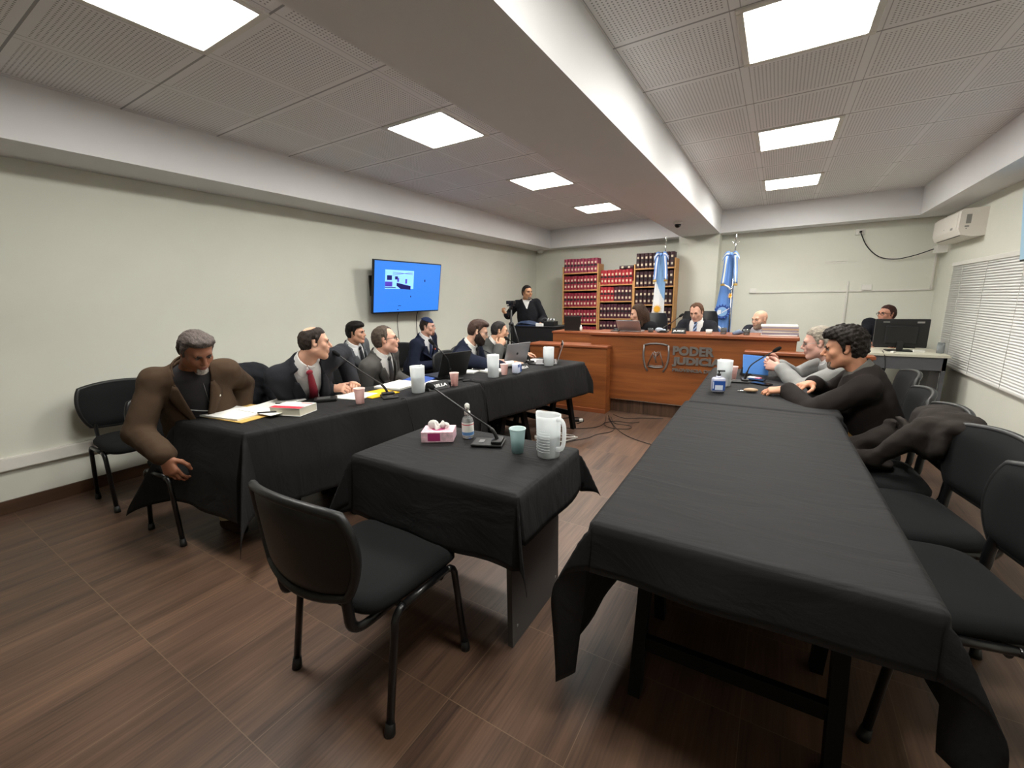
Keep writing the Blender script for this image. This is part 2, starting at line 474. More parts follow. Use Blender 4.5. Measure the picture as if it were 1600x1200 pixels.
# ------------------------------------------------------------------ ceiling lights
M['lamp'] = mat('lit_diffuser', 'fffdf6', 0.5, emis=LAMP)
M['lampframe'] = mat('white_lamp_frame', 'd8d4cc', 0.5)
lightlab = {
 (0, 0): 'square lit ceiling panel nearest the viewer in the left ceiling, above the first table',
 (0, 1): 'square lit ceiling panel above the grey suited men in the left ceiling',
 (0, 2): 'square lit ceiling panel third along the left ceiling, beyond the television',
 (0, 3): 'square lit ceiling panel farthest along the left ceiling, near the bookcases',
 (1, 1): 'square lit ceiling panel largest and nearest of the right ceiling',
 (1, 2): 'square lit ceiling panel middle of the three in the right ceiling',
 (1, 3): 'square lit ceiling panel smallest of the right ceiling, closest to the back wall'}
lp = None
def ceiling_light(side, k):
    x = (-2.779, -0.302)[side]; y = (0.782, 0.743)[side] + 1.83 * k
    t = thing('ceiling_light', lightlab.get((side, k), 'square lit ceiling panel above the viewer in the right ceiling, outside the view'), 'ceiling light', (x, y, ZC), 0, 'recessed square ceiling panels')
    b = MB()
    for (a, c) in (((.0, .0), (.61, .035)), ((.0, .575), (.61, .61)), ((.0, .035), (.035, .575)), ((.575, .035), (.61, .575))):
        b.box((a[0], a[1], -.010), (c[0], c[1], .012), .003)
    build('frame', b, M['lampframe'], t)
    b = MB(); b.box((.035, .035, -.003), (.575, .575, .008)); build('diffuser', b, M['lamp'], t)
for k in (0, 1, 2, 3): ceiling_light(0, k)
for k in (0, 1, 2, 3): ceiling_light(1, k)
# ------------------------------------------------------------------ visitor chairs (face +y, origin on the floor under the seat)
def make_chair(label, group):
    t = thing('visitor_chair', label, 'chair', (0, 0, 0), 0, group)
    # cushion
    b = MB(); n = 40; rings = []
    def outline(sc, z):
        out = []
        for k in range(n):
            a = 2 * PI * k / n
            c, s_ = math.cos(a), math.sin(a)
            e = 0.36
            x = .250 * sc * (abs(c) ** e) * (1 if c >= 0 else -1); y = .228 * sc * (abs(s_) ** e) * (1 if s_ >= 0 else -1)
            zz = z - .018 * max(0, (y - .10) / .11) ** 2
            out.append((x * (1 + .04 * (y / .2)), y, zz))
        return out
    for sc, z in ((.0, .486), (.5, .488), (.82, .485), (.94, .476), (1.0, .456), (1.0, .438), (.96, .424), (.7, .415), (0, .413)):
        rings.append(outline(sc, z))
    b.grid([r + [r[0]] for r in rings], flip=True)
    build('seat', b, M['blackfab'], t)
    # back rest: curved padded front and plastic shell behind
    def back(yoff, sc, thick, rows=12, cols=14):
        P = []
        for i in range(rows + 1):
            v = -1 + 2 * i / rows; row = []
            for j in range(cols + 1):
                u = -1 + 2 * j / cols
                # squircle mapping
                uu = u * math.sqrt(1 - .27 * v * v); vv = v * math.sqrt(1 - .27 * u * u)
                x = .236 * sc * uu * 1.06 * (1 + .05 * v); z = .680 + .158 * sc * vv * 1.03
                edge = max(abs(u), abs(v))
                bulge = thick * (1 - edge ** 6)
                y = -.262 - .09 * (z - .5) - .05 * (1 - (x / .235) ** 2) + yoff + bulge
                row.append((x, y, z))
            P.append(row)
        return P
    b = MB(); F = back(.018, 1.0, .030); K = back(.018, 1.0, -.004)
    b.grid(F, flip=False); b.grid(K, flip=True); build('backrest', b, M['blackfab'], t)
    b = MB(); F = back(.014, 1.02, .0); K = back(.010, 1.02, -.016); b.grid(F); b.grid(K, flip=True)
    # raised rim on the shell
    rim = []
    Kr = back(.004, 1.015, 0)
    R, Cn = len(Kr) - 1, len(Kr[0]) - 1
    loop = [Kr[0][j] for j in range(Cn + 1)] + [Kr[i][Cn] for i in range(1, R + 1)] + [Kr[R][j] for j in range(Cn - 1, -1, -1)] + [Kr[i][0] for i in range(R - 1, -1, -1)]
    b.tube(loop, .015, 8, caps=False)
    build('back_shell', b, M['black'], t)
    rl = {}
    for s in (-1, 1):
        x = .262 * s
        # arch of oval tube: front leg, side rail, rear leg
        f = [(x * 1.0, .205, .02), (x * .985, .165, .36)] + [(x * .985, .165 - .05 + .05 * math.cos(a), .37 + .05 * math.sin(a)) for a in (0.3, .7, 1.1, 1.5)]
        r_ = [(x * 1.0, -.205, .02), (x * .985, -.15, .36)] + [(x * .985, -.15 + .05 - .05 * math.cos(a), .37 + .05 * math.sin(a)) for a in (0.3, .7, 1.1, 1.5)]
        for path in (f, r_):
            b = MB(); b.tube(path, .0135, 10); lg = build('leg', b, M['blackmetal'], t)
            b = MB(); p = path[0]; q = (p[0], p[1] * .985, .045)
            b.tube([(p[0], p[1] * 1.012, 0.0), (p[0], p[1] * 1.005, .012), q], [.019, .019, .016], 10); build('rubber_foot', b, M['black'], lg)
        b = MB(); b.tube([f[-1], r_[-1]], .0135, 10); build('side_rail', b, M['blackmetal'], t)
        # back support bar
        b = MB(); b.tube(smooth_path([(x * .74, .02, .408), (x * .74, -.19, .398), (x * .70, -.250, .415), (x * .70, -.262, .50), (x * .68, -.272, .60)], 5), .012, 8, flat=1.5); build('back_support', b, M['blackmetal'], t)
    b = MB(); b.tube([(-.258, .09, .402), (.258, .09, .402)], .010, 8); b.tube([(-.258, -.09, .402), (.258, -.09, .402)], .010, 8); build('cross_tube', b, M['blackmetal'], t)
    return t
G_CH = 'black fabric visitor chairs in the room'
ch0 = make_chair('empty black visitor chair in front, seen from behind, facing the small covered desk', G_CH)
ch0.location = (-1.245, .985, 0); ch0.rotation_euler = (0, 0, 0.0)
def chair(x, y, rz, label): return dup(ch0, (x, y, 0), rz, label, G_CH)
chair(-4.03, 1.17, -PI / 2 - .02, 'empty black visitor chair against the left wall, behind the man in brown')
chair(-3.14, 1.20, -PI / 2 + .04, 'black visitor chair under the man in the brown jacket')
chair(-3.42, 2.06, -PI / 2, 'black visitor chair under the balding man with the red tie')
chair(-3.86, 1.80, -PI / 2 + .1, 'black visitor chair by the wall holding a dark coat behind the balding man')
chair(-4.02, 3.04, -PI / 2 - .2, 'black visitor chair under the young man in grey by the wall')
chair(-3.32, 2.78, -PI / 2 - .1, 'black visitor chair under the grey suited man with glasses')
chair(-4.12, 4.18, -PI / 2 - .1, 'black visitor chair under the man with the blue skullcap')
chair(-2.90, 3.76, -PI / 2, 'black visitor chair under the bearded man in navy')
chair(-3.10, 4.32, -PI / 2, 'black visitor chair under the grey suited man at the far table end')
chair(.49, 3.45, PI / 2 - .05, 'black visitor chair under the man in the dark brown sweater')
chair(.58, 4.20, PI / 2, 'black visitor chair under the grey haired man in the light grey jumper')
chair(.50, 2.92, PI / 2 + .05, 'black visitor chair with a dark coat thrown over its back')
chair(.53, 2.40, PI / 2 + .22, 'empty black visitor chair right of the long table, next to the coat chair')
chair(.51, 1.86, PI / 2 + .2, 'empty black visitor chair nearest the viewer on the right, cut by the frame edge')
chair(-2.26, -.14, -.15, 'black visitor chair outside the view, its foot in the bottom left corner')

# ------------------------------------------------------------------ draped cloth
def cloth(name, label, W, L, over, loc, rz, group=None, seed=0, z=.742, na=5, flare=.10, shear=0.0):
    """over = (x-, x+, y-, y+) overhangs; corners fall into cones"""
    rs = np.random.RandomState(seed); ph = rs.rand(12) * 6.28
    ox0, ox1, oy0, oy1 = over
    def axis(h, o0, o1, step):
        k = []
        if o0 > 0: k += list(np.linspace(-h - o0, -h - .012, max(4, int(o0 / step)))) + [-h - .006, -h - .002]
        k += [-h, -h + .003, -h + .012] + list(np.linspace(-h + .05, h - .05, int(2 * h / .06))) + [h - .012, h - .003, h]
        if o1 > 0: k += [h + .002, h + .006] + list(np.linspace(h + .012, h + o1, max(4, int(o1 / step))))
        return k
    U = axis(W / 2, ox0, ox1, .022); V = axis(L / 2, oy0, oy1, .022)
    P = []
    for u in U:
        row = []
        for v in V:
            dx = max(abs(u) - W / 2, 0); dy = max(abs(v) - L / 2, 0); sx = 1 if u > 0 else -1; sy = 1 if v > 0 else -1
            bx = max(-W / 2, min(W / 2, u)); by = max(-L / 2, min(L / 2, v))
            zz = z + .0012 * math.sin(7 * u + ph[0]) * math.sin(5 * v + ph[1])
            if dx == 0 and dy == 0:
                e = min(W / 2 - abs(u), L / 2 - abs(v))
                row.append((u, v, zz - (.002 * (1 - min(e / .004, 1)) if e < .004 else 0))); continue
            r = math.hypot(dx, dy); a = math.atan2(dy, dx)
            w_ = math.sin(2 * a)
            out = min(.010, r * .9) + r * flare * (1 - abs(w_))
            # ripples along the sides
            s_ = v if dx > dy else u
            rip = (.012 * (1 + math.sin(9 * s_ + ph[2])) + .008 * (1 + math.sin(17 * s_ + ph[3]))) * min(1, r / .25)
            fx = (out + rip) if dx > 0 else 0; fy = (out + rip) if dy > 0 else 0
            if dx > 0 and dy > 0:
                q = r * .44 * w_ ** 1.8 * min(1, r / .06)
                fx = (out * math.cos(a) + q * .72); fy = (out * math.sin(a) + q * .72)
                fx += .02 * math.sin(3 * a + ph[4]) * min(1, r / .3)
            hor = math.hypot(fx, fy)
            drop = math.sqrt(max(r * r - (hor * .85) ** 2, (r * .72) ** 2))
            if dx > 0 and dy > 0: drop *= (1 - .04 * w_)
            row.append((bx + sx * fx, by + sy * fy, max(z - .002 - drop, .01)))
        P.append(row)
    P = [[(x, y + shear * (x - W / 2) * (.5 - y / L), z_) for x, y, z_ in r] for r in P]
    b = MB(); b.grid(P)
    o = build(name, b, M['cloth'], smooth=True, solid=.0018)
    o.location = (loc[0], loc[1], 0); o.rotation_euler = (0, 0, rz)
    return tag(o, label, 'tablecloth', group)

def trestle_table(label, W, L, loc, rz, group, splay=.22, span=.62, ends=None):
    t = thing('trestle_table', label, 'table', (loc[0], loc[1], 0), rz, group)
    b = MB(); b.box((-W / 2, -L / 2, .71), (W / 2, L / 2, .738), .003); build('tabletop', b, M['darkwood'], t)
    ends = ends or (-L / 2 + .36, L / 2 - .36)
    for yc in ends:
        for sx in (-1, 1):
            for sy in (-1, 1):
                b = MB()
                x = sx * span / 2; y0 = yc + sy * splay; y1 = yc + sy * .05
                w = .026
                vs = []
                for (y, z) in ((y0, 0), (y1, .70)):
                    vs += [(x - w * .8, y - w, z), (x + w * .8, y - w, z), (x + w * .8, y + w, z), (x - w * .8, y + w, z)]
                b.add(vs, [(0, 3, 2, 1), (4, 5, 6, 7), (0, 1, 5, 4), (1, 2, 6, 5), (2, 3, 7, 6), (3, 0, 4, 7)])
                build('leg', b, M['darkwood'], t)
        for sy in (-1, 1):
            y = yc + sy * (splay * .76 + .05 * .24); b = MB(); b.box((-span / 2, y - .014, .16), (span / 2, y + .014, .215), .002); build('crossbar', b, M['darkwood'], t)
        b = MB(); b.box((-span / 2 - .02, yc - .05, .655), (span / 2 + .02, yc + .05, .71), .002); build('beam', b, M['darkwood'], t)
    return t
GT = 'black trestle tables'; GC = 'black tablecloths'
RA, RB = -.19, -.225
def tabpt(c, rz, x, y, z=.742):
    return (c[0] + x * math.cos(rz) - y * math.sin(rz), c[1] + x * math.sin(rz) + y * math.cos(rz), z)
CA = (-2.535, 2.035); CB = (-2.205, 3.66)
trestle_table('trestle table under the near left black cloth with papers and red book', .58, 1.66, CA, RA, GT, span=.48)
cloth('tablecloth', 'black cloth on the near left table, red book and papers on it', .62, 1.74, (.42, .44, .50, .05), CA, RA, GC, 1, shear=.29)
trestle_table('trestle table under the far left black cloth by the bench, black legs showing', .58, 1.40, CB, RB, GT, ends=(-.3, .43), span=.48)
cloth('tablecloth', 'black cloth on the far left table, silver laptops on it', .62, 1.46, (.3, .34, .34, .16), CB, RB, GC, 2, z=.746)
CC = (-.05, 2.08); CD = (-.06, 3.72)
trestle_table('trestle table under the empty right black cloth in front, legs showing below', .76, 1.74, CC, 0.02, GT, ends=(-.5, .5), span=.58)
cloth('tablecloth', 'black cloth on the nearest right table, empty top with wrinkles', .80, 1.80, (.58, .36, .16, .02), CC, 0.02, GC, 3)
trestle_table('trestle table under the right black cloth with the sanitizer and tablet', .76, 1.46, CD, 0.02, GT)
cloth('tablecloth', 'black cloth on the far right table, sanitizer bottle and keys on it', .80, 1.54, (.3, .26, .06, .2), CD, 0.02, GC, 4, z=.749)

# small desk in the middle
t = thing('desk', 'small dark grey desk with panel sides under a black cloth, in the middle', 'desk', (-1.165, 1.51, 0), 0.01)
b = MB(); b.box((-.40, -.29, .705), (.40, .235, .738), .002); build('desk_top', b, M['greymel'], t)
for x in (-.36, .335):
    b = MB(); b.box((x - .012, -.22, 0), (x + .012, .225, .705), .0015); sp = build('side_panel', b, M['greymel'], t)
    b = MB(); e = x + .0125 if x > 0 else x - .0125
    for (y, z) in ((-.18, .08), (.19, .08), (.19, .60), (-.18, .60)): b.tube([(e - .001, y, z), (e + (.0015 if x > 0 else -.0015), y, z)], .006, 8)
    build('screw_cap', b, M['grey_metal'], sp)
b = MB(); b.box((-.348, .15, .22), (.323, .17, .705), .001); build('modesty_panel', b, M['greymel'], t)
cloth('tablecloth', 'black cloth on the small middle desk, tissue box and pitcher on it', .86, .55, (.24, .19, .28, .22), (-1.165, 1.475), 0.01, GC, 5, z=.744, flare=.06)

# coat over the chair by the wall and over the right chair are built with the people
# ------------------------------------------------------------------ judges' bench
def panel_box(name, lo, hi, m, parent, bev=.003):
    b = MB(); b.box(lo, hi, bev); return build(name, b, m, parent)
bn = thing('judge_bench', 'long cherry wood judges bench with metal court emblem and letters on its front', 'bench', (-.9, 5.15, 0))
panel_box('front_panel', (-1.09, 0, .175), (1.09, .03, .965), M['cherry'], bn)
panel_box('counter_top', (-1.11, -.035, .965), (1.11, .50, 1.0), M['cherrytop'], bn, .006)
panel_box('side_panel', (-1.09, .03, .175), (-1.06, .47, .965), M['cherry'], bn); panel_box('side_panel', (1.06, .03, .175), (1.09, .47, .965), M['cherry'], bn)
panel_box('back_apron', (-1.06, .42, .6), (1.06, .445, .965), M['cherry'], bn)
# emblem and lettering
M['sign'] = mat('brushed_steel_letters', '86827f', 0.35, metal=0.6)
def text_mesh(body, size, x, z, y, wx=1.0, depth=.006, bold=.0):
    cu = bpy.data.curves.new('letters', 'FONT'); cu.body = body; cu.size = size; cu.extrude = depth; cu.offset = bold; cu.resolution_u = 3
    tmp = bpy.data.objects.new('tmp', cu); COL.objects.link(tmp)
    dg = bpy.context.evaluated_depsgraph_get(); me = bpy.data.meshes.new_from_object(tmp.evaluated_get(dg))
    bpy.data.objects.remove(tmp); bpy.data.curves.remove(cu)
    me.transform(TR(x, y, z, rx=PI / 2) @ Matrix.Diagonal((wx, 1, 1, 1)))
    return me
def text_width(me):
    xs = [v.co.x for v in me.vertices]; return min(xs), max(xs)
def fit_text(body, x0, x1, z0, z1, y, depth=.006, bold=.0):
    me = text_mesh(body, 1.0, 0, 0, 0, 1, 0, 0)
    xs = [v.co.x for v in me.vertices]; zs = [v.co.z for v in me.vertices]
    cu_sc = (z1 - z0) / (max(zs) - min(zs)); wx = (x1 - x0) / (max(xs) - min(xs)) / cu_sc
    return text_mesh(body, cu_sc, x0 - min(xs) * cu_sc * wx, z0 - min(zs) * cu_sc, y, wx, depth, bold)
# bench local: x_local = x + 0.9
for body, x0, x1, z0, z1, bo in (('PODER', -.985, -.565, .765, .86, .006), ('JUDICIAL', -.985, -.42, .635, .735, .006), ('PROVINCIA DEL CHUBUT', -.985, -.28, .575, .607, .002)):
    me = fit_text(body, x0 + .9, x1 + .9, z0, z1, -.008, .007, bo)
    link('lettering', me, M['sign'], bn)
b = MB()
def em(pts, r, closed=False): b.tube([(x + .9, -.008, z) for x, z in pts], r, 6)
em([(-1.315, .865), (-1.25, .882), (-1.18, .886), (-1.11, .882), (-1.045, .867)], .011)
em([(-1.318, .868), (-1.325, .78), (-1.32, .69), (-1.30, .61), (-1.27, .555)], .011)
em([(-1.042, .868), (-1.035, .78), (-1.04, .69), (-1.06, .61), (-1.09, .555)], .011)
em([(-1.27, .625), (-1.215, .78), (-1.19, .72)], .006); em([(-1.165, .745), (-1.135, .79), (-1.09, .628)], .006)
em([(-1.20, .79), (-1.18, .77), (-1.155, .79)], .005); em([(-1.18, .77), (-1.18, .66)], .004); em([(-1.205, .735), (-1.165, .66)], .004)
em([(-1.265, .612), (-1.18, .602), (-1.095, .612)], .008); em([(-1.255, .628), (-1.18, .62), (-1.10, .63)], .004)
build('emblem', b, M['sign'], bn)

sb = thing('witness_desk', 'low cherry wood desk front at the left of the judges bench', 'desk', (-2.26, 5.0, 0), .01)
panel_box('front_panel', (-.53, 0, .0), (.53, .03, .815), M['cherry'], sb)
panel_box('top', (-.545, -.02, .815), (.545, .30, .845), M['cherrytop'], sb, .006)
panel_box('side_panel', (-.53, .03, 0), (-.50, .28, .815), M['cherry'], sb); panel_box('side_panel', (.50, .03, 0), (.53, .28, .815), M['cherry'], sb)
panel_box('plinth', (-.535, -.012, .0), (.535, 0, .05), M['cherrytop'], sb)
eb = thing('side_bench', 'raised cherry wood return joining the left end of the judges bench', 'bench', (-2.33, 5.42, 0))
panel_box('front_panel', (-.33, 0, 0), (.30, .03, .95), M['cherry'], eb)
panel_box('top', (-.34, -.015, .95), (.30, .42, .978), M['cherrytop'], eb, .005)
panel_box('side_panel', (-.33, .03, 0), (-.30, .40, .95), M['cherry'], eb)
rb_ = thing('clerk_desk', 'low cherry wood desk front at the right end of the judges bench', 'desk', (.265, 4.98, 0), .0)
panel_box('front_panel', (-.51, 0, 0), (.51, .03, .83), M['cherry'], rb_)
panel_box('top', (-.525, -.03, .83), (.525, .14, .862), M['cherrytop'], rb_, .006)
panel_box('side_panel', (.48, .03, 0), (.51, .13, .83), M['cherry'], rb_)

# executive leather chairs behind the bench
def exec_chair(x, y, rz, label, top=1.18):
    t = thing('executive_chair', label, 'chair', (x, y, .165), rz, 'black leather chairs behind the bench')
    k = top - .165
    b = MB(); P = []
    for i in range(11):
        v = i / 10; row = []
        for j in range(13):
            u = -1 + j / 6; hw = .225 + .02 * math.sin(PI * v)
            row.append((hw * u * math.sqrt(1 - .18 * (2 * v - 1) ** 6), -.25 - .06 * v + .05 * u * u + .03 * math.sin(PI * v) * (1 - u * u), .45 + (k - .45) * v))
        P.append(row)
    Q = [[(x_, y_ - .07 * (1 - abs(-1 + j / 6) ** 4) - .012, z_) for j, (x_, y_, z_) in enumerate(r)] for r in P]
    b.grid(P); b.grid(Q, flip=True)
    for r1, r2 in ((P[-1], Q[-1]), (P[0], Q[0])): b.grid([r1, r2])
    b.grid([[p[0] for p in P], [q[0] for q in Q]]); b.grid([[p[-1] for p in P], [q[-1] for q in Q]])
    build('backrest', b, M['leather'], t)
    b = MB(); b.box((-.25, -.24, .36), (.25, .26, .46), .04, seg=3); build('seat', b, M['leather'], t, smooth=True)
    for s in (-1, 1):
        b = MB(); b.tube(smooth_path([(s * .27, -.2, .40), (s * .285, -.18, .62), (s * .285, .1, .64), (s * .27, .16, .42)], 5), .02, 8); build('armrest', b, M['black'], t)
    b = MB(); b.tube([(0, 0, .08), (0, 0, .36)], .028, 10); build('column', b, M['black'], t)
    b = MB()
    for i in range(5):
        a = 2 * PI * i / 5; b.tube([(0, 0, .09), (.28 * math.cos(a), .28 * math.sin(a), .06)], [.03, .018], 8); b.ball((.28 * math.cos(a), .28 * math.sin(a), .03), .03, 8)
    build('star_base', b, M['black'], t)
    return t
exec_chair(-.93, 6.32, PI, 'black leather chair behind the judge in the middle of the bench', 1.215)
exec_chair(-1.58, 6.22, PI, 'black leather chair behind the long haired woman at the bench', 1.19)
exec_chair(-.19, 6.82, PI, 'black leather chair behind the bald man at the bench', .98)

# ------------------------------------------------------------------ bookcases and law volumes
M['gold'] = mat('gold_foil', 'c9bda2', 0.4, metal=0.15)
M['lab'] = mat('black_spine_label', '1a1214', 0.5)
BK = {'crimson': '8c1f34', 'red': 'a8242f', 'maroon': '4a1a2c', 'plum': '38161f', 'rose': '8a2a44'}
bookmesh = {}
def book_mesh(kind):
    if kind in bookmesh: return bookmesh[kind]
    mc = mat('cloth_' + kind, BK[kind], 0.55, noise=.1, nscale=20)
    b = MB(); w, h, d = .0605, .250, .20
    b.box((0, 0, 0), (w, d, h), .004, seg=1)
    # slightly rounded spine
    b.grid([[(w * (.04 + .92 * t / 6), -.007 * math.sin(PI * t / 6), z) for t in range(7)] for z in (.002, h - .002)], flip=True)
    b.mi = 1
    for (z0, z1) in ((.040, .078), (.158, .192)):
        b.grid([[(w * (.24 + .52 * t / 6), -.0012 - .0072 * math.sin(PI * (.24 + .52 * t / 6)), z) for t in range(7)] for z in (z0, z1)], flip=True)
    b.mi = 2
    for (z0, z1) in ((.110, .146),):
        b.grid([[(w * (.06 + .88 * t / 6), -.0005 - .0078 * math.sin(PI * t / 6), z) for t in range(7)] for z in (z0, z1)], flip=True)
    for z in (.020, .084, .21, .232):
        b.grid([[(w * (.06 + .88 * t / 6), -.0005 - .0078 * math.sin(PI * t / 6), zz) for t in range(7)] for zz in (z, z + .004)], flip=True)
    me = bpy.data.meshes.new('law_book'); me.from_pydata(b.v, [], b.f); me.polygons.foreach_set('material_index', b.m); me.polygons.foreach_set('use_smooth', b.sm)
    for m_ in (mc, M['gold'], M['lab']): me.materials.append(m_)
    bookmesh[kind] = me
    return me
def bookrow(x0, x1, y, z, kinds, label, group, rnd=True):
    n = len(kinds); pitch = (x1 - x0) / n
    for i, k in enumerate(kinds):
        if k is None: continue
        o = bpy.data.objects.new('law_book', book_mesh(k)); COL.objects.link(o)
        o.location = (x0 + pitch * i + (pitch - .0605) / 2, y + rng.uniform(-.006, .006), z); o.scale = (1, 1, 1 + rng.uniform(-.025, .015))
        tag(o, label if not isinstance(label, dict) else label[k], 'book', group if not isinstance(group, dict) else group[k])
def bookcase(x0, x1, yf, boards, zsides, label):
    t = thing('bookcase', label, 'bookcase', ((x0 + x1) / 2, yf, .165 * 0), 0)
    w = (x1 - x0) / 2
    for s, zt in ((-1, zsides[0]), (1, zsides[1])):
        b = MB(); b.box((s * w - (.022 if s > 0 else 0), 0, 0), (s * w + (.022 if s < 0 else 0), .28, zt), .002); build('side_panel', b, M['shelfwood'], t)
    for z in boards:
        b = MB(); b.box((-w + .023, .004, z - .022), (w - .023, .27, z), .0015); build('shelf_board', b, M['shelfwood'], t)
    b = MB(); b.box((-w + .02, .27, 0), (w - .02, .278, max(boards)), 0); build('back_board', b, M['darkwood'], t)
    return t
YK = 7.62
b1 = (1.885, 1.575, 1.265, .955, .645); b2 = (1.655, 1.36, 1.05, .745); b3 = (1.905, 1.60, 1.295, .985, .68)
bookcase(-3.54, -2.83, YK, b1 + (.33, .06), (2.0, 2.03), 'tall pine bookcase of crimson volumes, first from the left corner')
bookcase(-2.826, -2.19, YK + .02, b2 + (.43, .12), (1.70, 1.70), 'lower pine bookcase of red and maroon volumes between two taller ones')
bookcase(-2.186, -1.50, YK, b3 + (.37, .06), (1.98, 2.05), 'pine bookcase of dark maroon volumes behind the blue and white flag')
rowname = ('top', 'second', 'third', 'fourth', 'fifth')
for i, z in enumerate(b1):
    k = 'rose' if i == 0 else 'crimson'
    bookrow(-3.512, -2.858, YK + .012, z, [k] * 10, '%s law volume with gilt bands on the %s row of the first bookcase' % ('wine red' if i == 0 else 'crimson', rowname[i]), 'crimson volumes on the %s row of the first bookcase' % rowname[i])
rows2 = [['red'] * 10, ['red'] * 4 + ['maroon'] * 6, ['maroon'] * 10, ['maroon'] * 10]
for i, z in enumerate(b2):
    bookrow(-2.80, -2.217, YK + .03, z, rows2[i][:9] if i else rows2[i][:9], {'red': 'bright red law volume with gilt bands on the %s row of the middle bookcase' % rowname[i], 'maroon': 'dark maroon law volume with gilt bands on the %s row of the middle bookcase' % rowname[i]},
            {'red': 'bright red volumes on the %s row of the middle bookcase' % rowname[i], 'maroon': 'dark maroon volumes on the %s row of the middle bookcase' % rowname[i]})
for i, z in enumerate(b3):
    kinds = ['plum'] * 9
    bookrow(-2.158, -1.53, YK + .012, z, kinds, 'blackish plum law volume with pale bands on the %s row of the third bookcase' % rowname[i], 'plum volumes on the %s row of the third bookcase' % rowname[i])
o = bpy.data.objects.new('law_book', book_mesh('plum')); COL.objects.link(o); o.location = (-2.46, YK + .04, 1.969); o.rotation_euler = (0, PI / 2, 0)
tag(o, 'dark volume lying flat on top of the bright red row in the middle bookcase', 'book')
# ------------------------------------------------------------------ flags
M['flagblue'] = mat('sky_blue_satin', '7fa9d6', 0.6, sheen=.3); M['flagwhite'] = mat('white_satin', 'dedee0', 0.6, sheen=.3)
M['flagblue2'] = mat('strong_blue_satin', '5b86c8', 0.6, sheen=.3); M['darkblue'] = mat('deep_blue_print', '2f4f9a', 0.6); M['sun'] = mat('golden_embroidery', 'e0a52c', 0.5)
M['cream'] = mat('cream_ribbon', 'd9d7c2', 0.6); M['gilt'] = mat('gold_fringe', 'b8954a', 0.5)
def flag_y(u, v, ph):
    return .022 * math.sin(6.5 * u + ph) * (.3 + .7 * v) + .008 * math.sin(14 * u + 2 * ph)
def hanging(name, t, m, xl, xr, z0, z1, ph, y0=0., nu=24, nv=30):
    """cloth panel between left and right edge functions of v (0 top, 1 bottom)"""
    b = MB(); P = []
    for i in range(nv + 1):
        v = i / nv; row = []
        for j in range(nu + 1):
            u = j / nu; x = xl(v) + (xr(v) - xl(v)) * u
            row.append((x, y0 + flag_y(x * 5, v, ph), z1 + (z0 - z1) * v))
        P.append(row)
    b.grid(P)
    return build(name, b, m, t, solid=.002)
def finial(t, z, cross=True):
    b = MB(); b.tube([(0, 0, z), (0, 0, z + .20)], [.010, .007], 8)
    b.lathe([(.0, z + .30), (.012, z + .255), (.018, z + .225), (.006, z + .2)], 8)
    if cross: b.tube(smooth_path([(-.045, 0, z + .175), (-.03, 0, z + .15), (0, 0, z + .14), (.03, 0, z + .15), (.045, 0, z + .175)], 4), .006, 6)
    return build('finial', b, M['chrome'], t)
# national flag: sky blue - white - sky blue with the sun, hanging at rest
fa = thing('flag', 'sky blue and white flag with a golden sun, hanging on a pole before the bookcases', 'flag', (-1.585, 7.2, .165))
b = MB(); b.tube([(0, 0, .03), (0, 0, 1.93)], .014, 10); build('pole', b, M['chrome'], fa)
b = MB(); b.lathe([(0, .0), (.15, .0), (.15, .015), (.03, .05), (.02, .12)], 20); build('base', b, M['grey_metal'], fa)
finial(fa, 1.90, False)
b = MB(); NU, NV = 22, 150; P = []
for i in range(NV + 1):
    v = i / NV; xl = -.095 - .10 * v; xr = .025; row = []
    for j in range(NU + 1):
        x = xl + (xr - xl) * j / NU
        row.append((x, -.03 + flag_y(x * 5, v, .4), 1.90 - 1.30 * v))
    P.append(row)
b.grid(P); mi = []
for i in range(NV):
    for j in range(NU):
        u = (j + .5) / NU; z = 1.90 - 1.30 * (i + .5) / NV
        mi.append(1 if (z < 1.53 - .34 * u and z > .89 - .22 * u) else 0)
b.m[:] = mi
build('flag_cloth', b, [M['flagblue'], M['flagwhite']], fa, solid=.002)
sx_, sz_ = -.075, 1.065
sy_ = -.03 + flag_y(sx_ * 5, .64, .4) - .006
b = MB()
b.tube([(sx_, sy_ - .014, sz_), (sx_, sy_, sz_)], .046, 20)
for k in range(24):
    a = 2 * PI * k / 24; r = .078 if k % 2 == 0 else .066
    b.tube([(sx_ + .036 * math.cos(a), sy_ - .006, sz_ + .036 * math.sin(a)), (sx_ + r * math.cos(a), sy_ - .006, sz_ + r * math.sin(a))], [.0055, .0012], 5)
build('sun_emblem', b, M['sun'], fa)
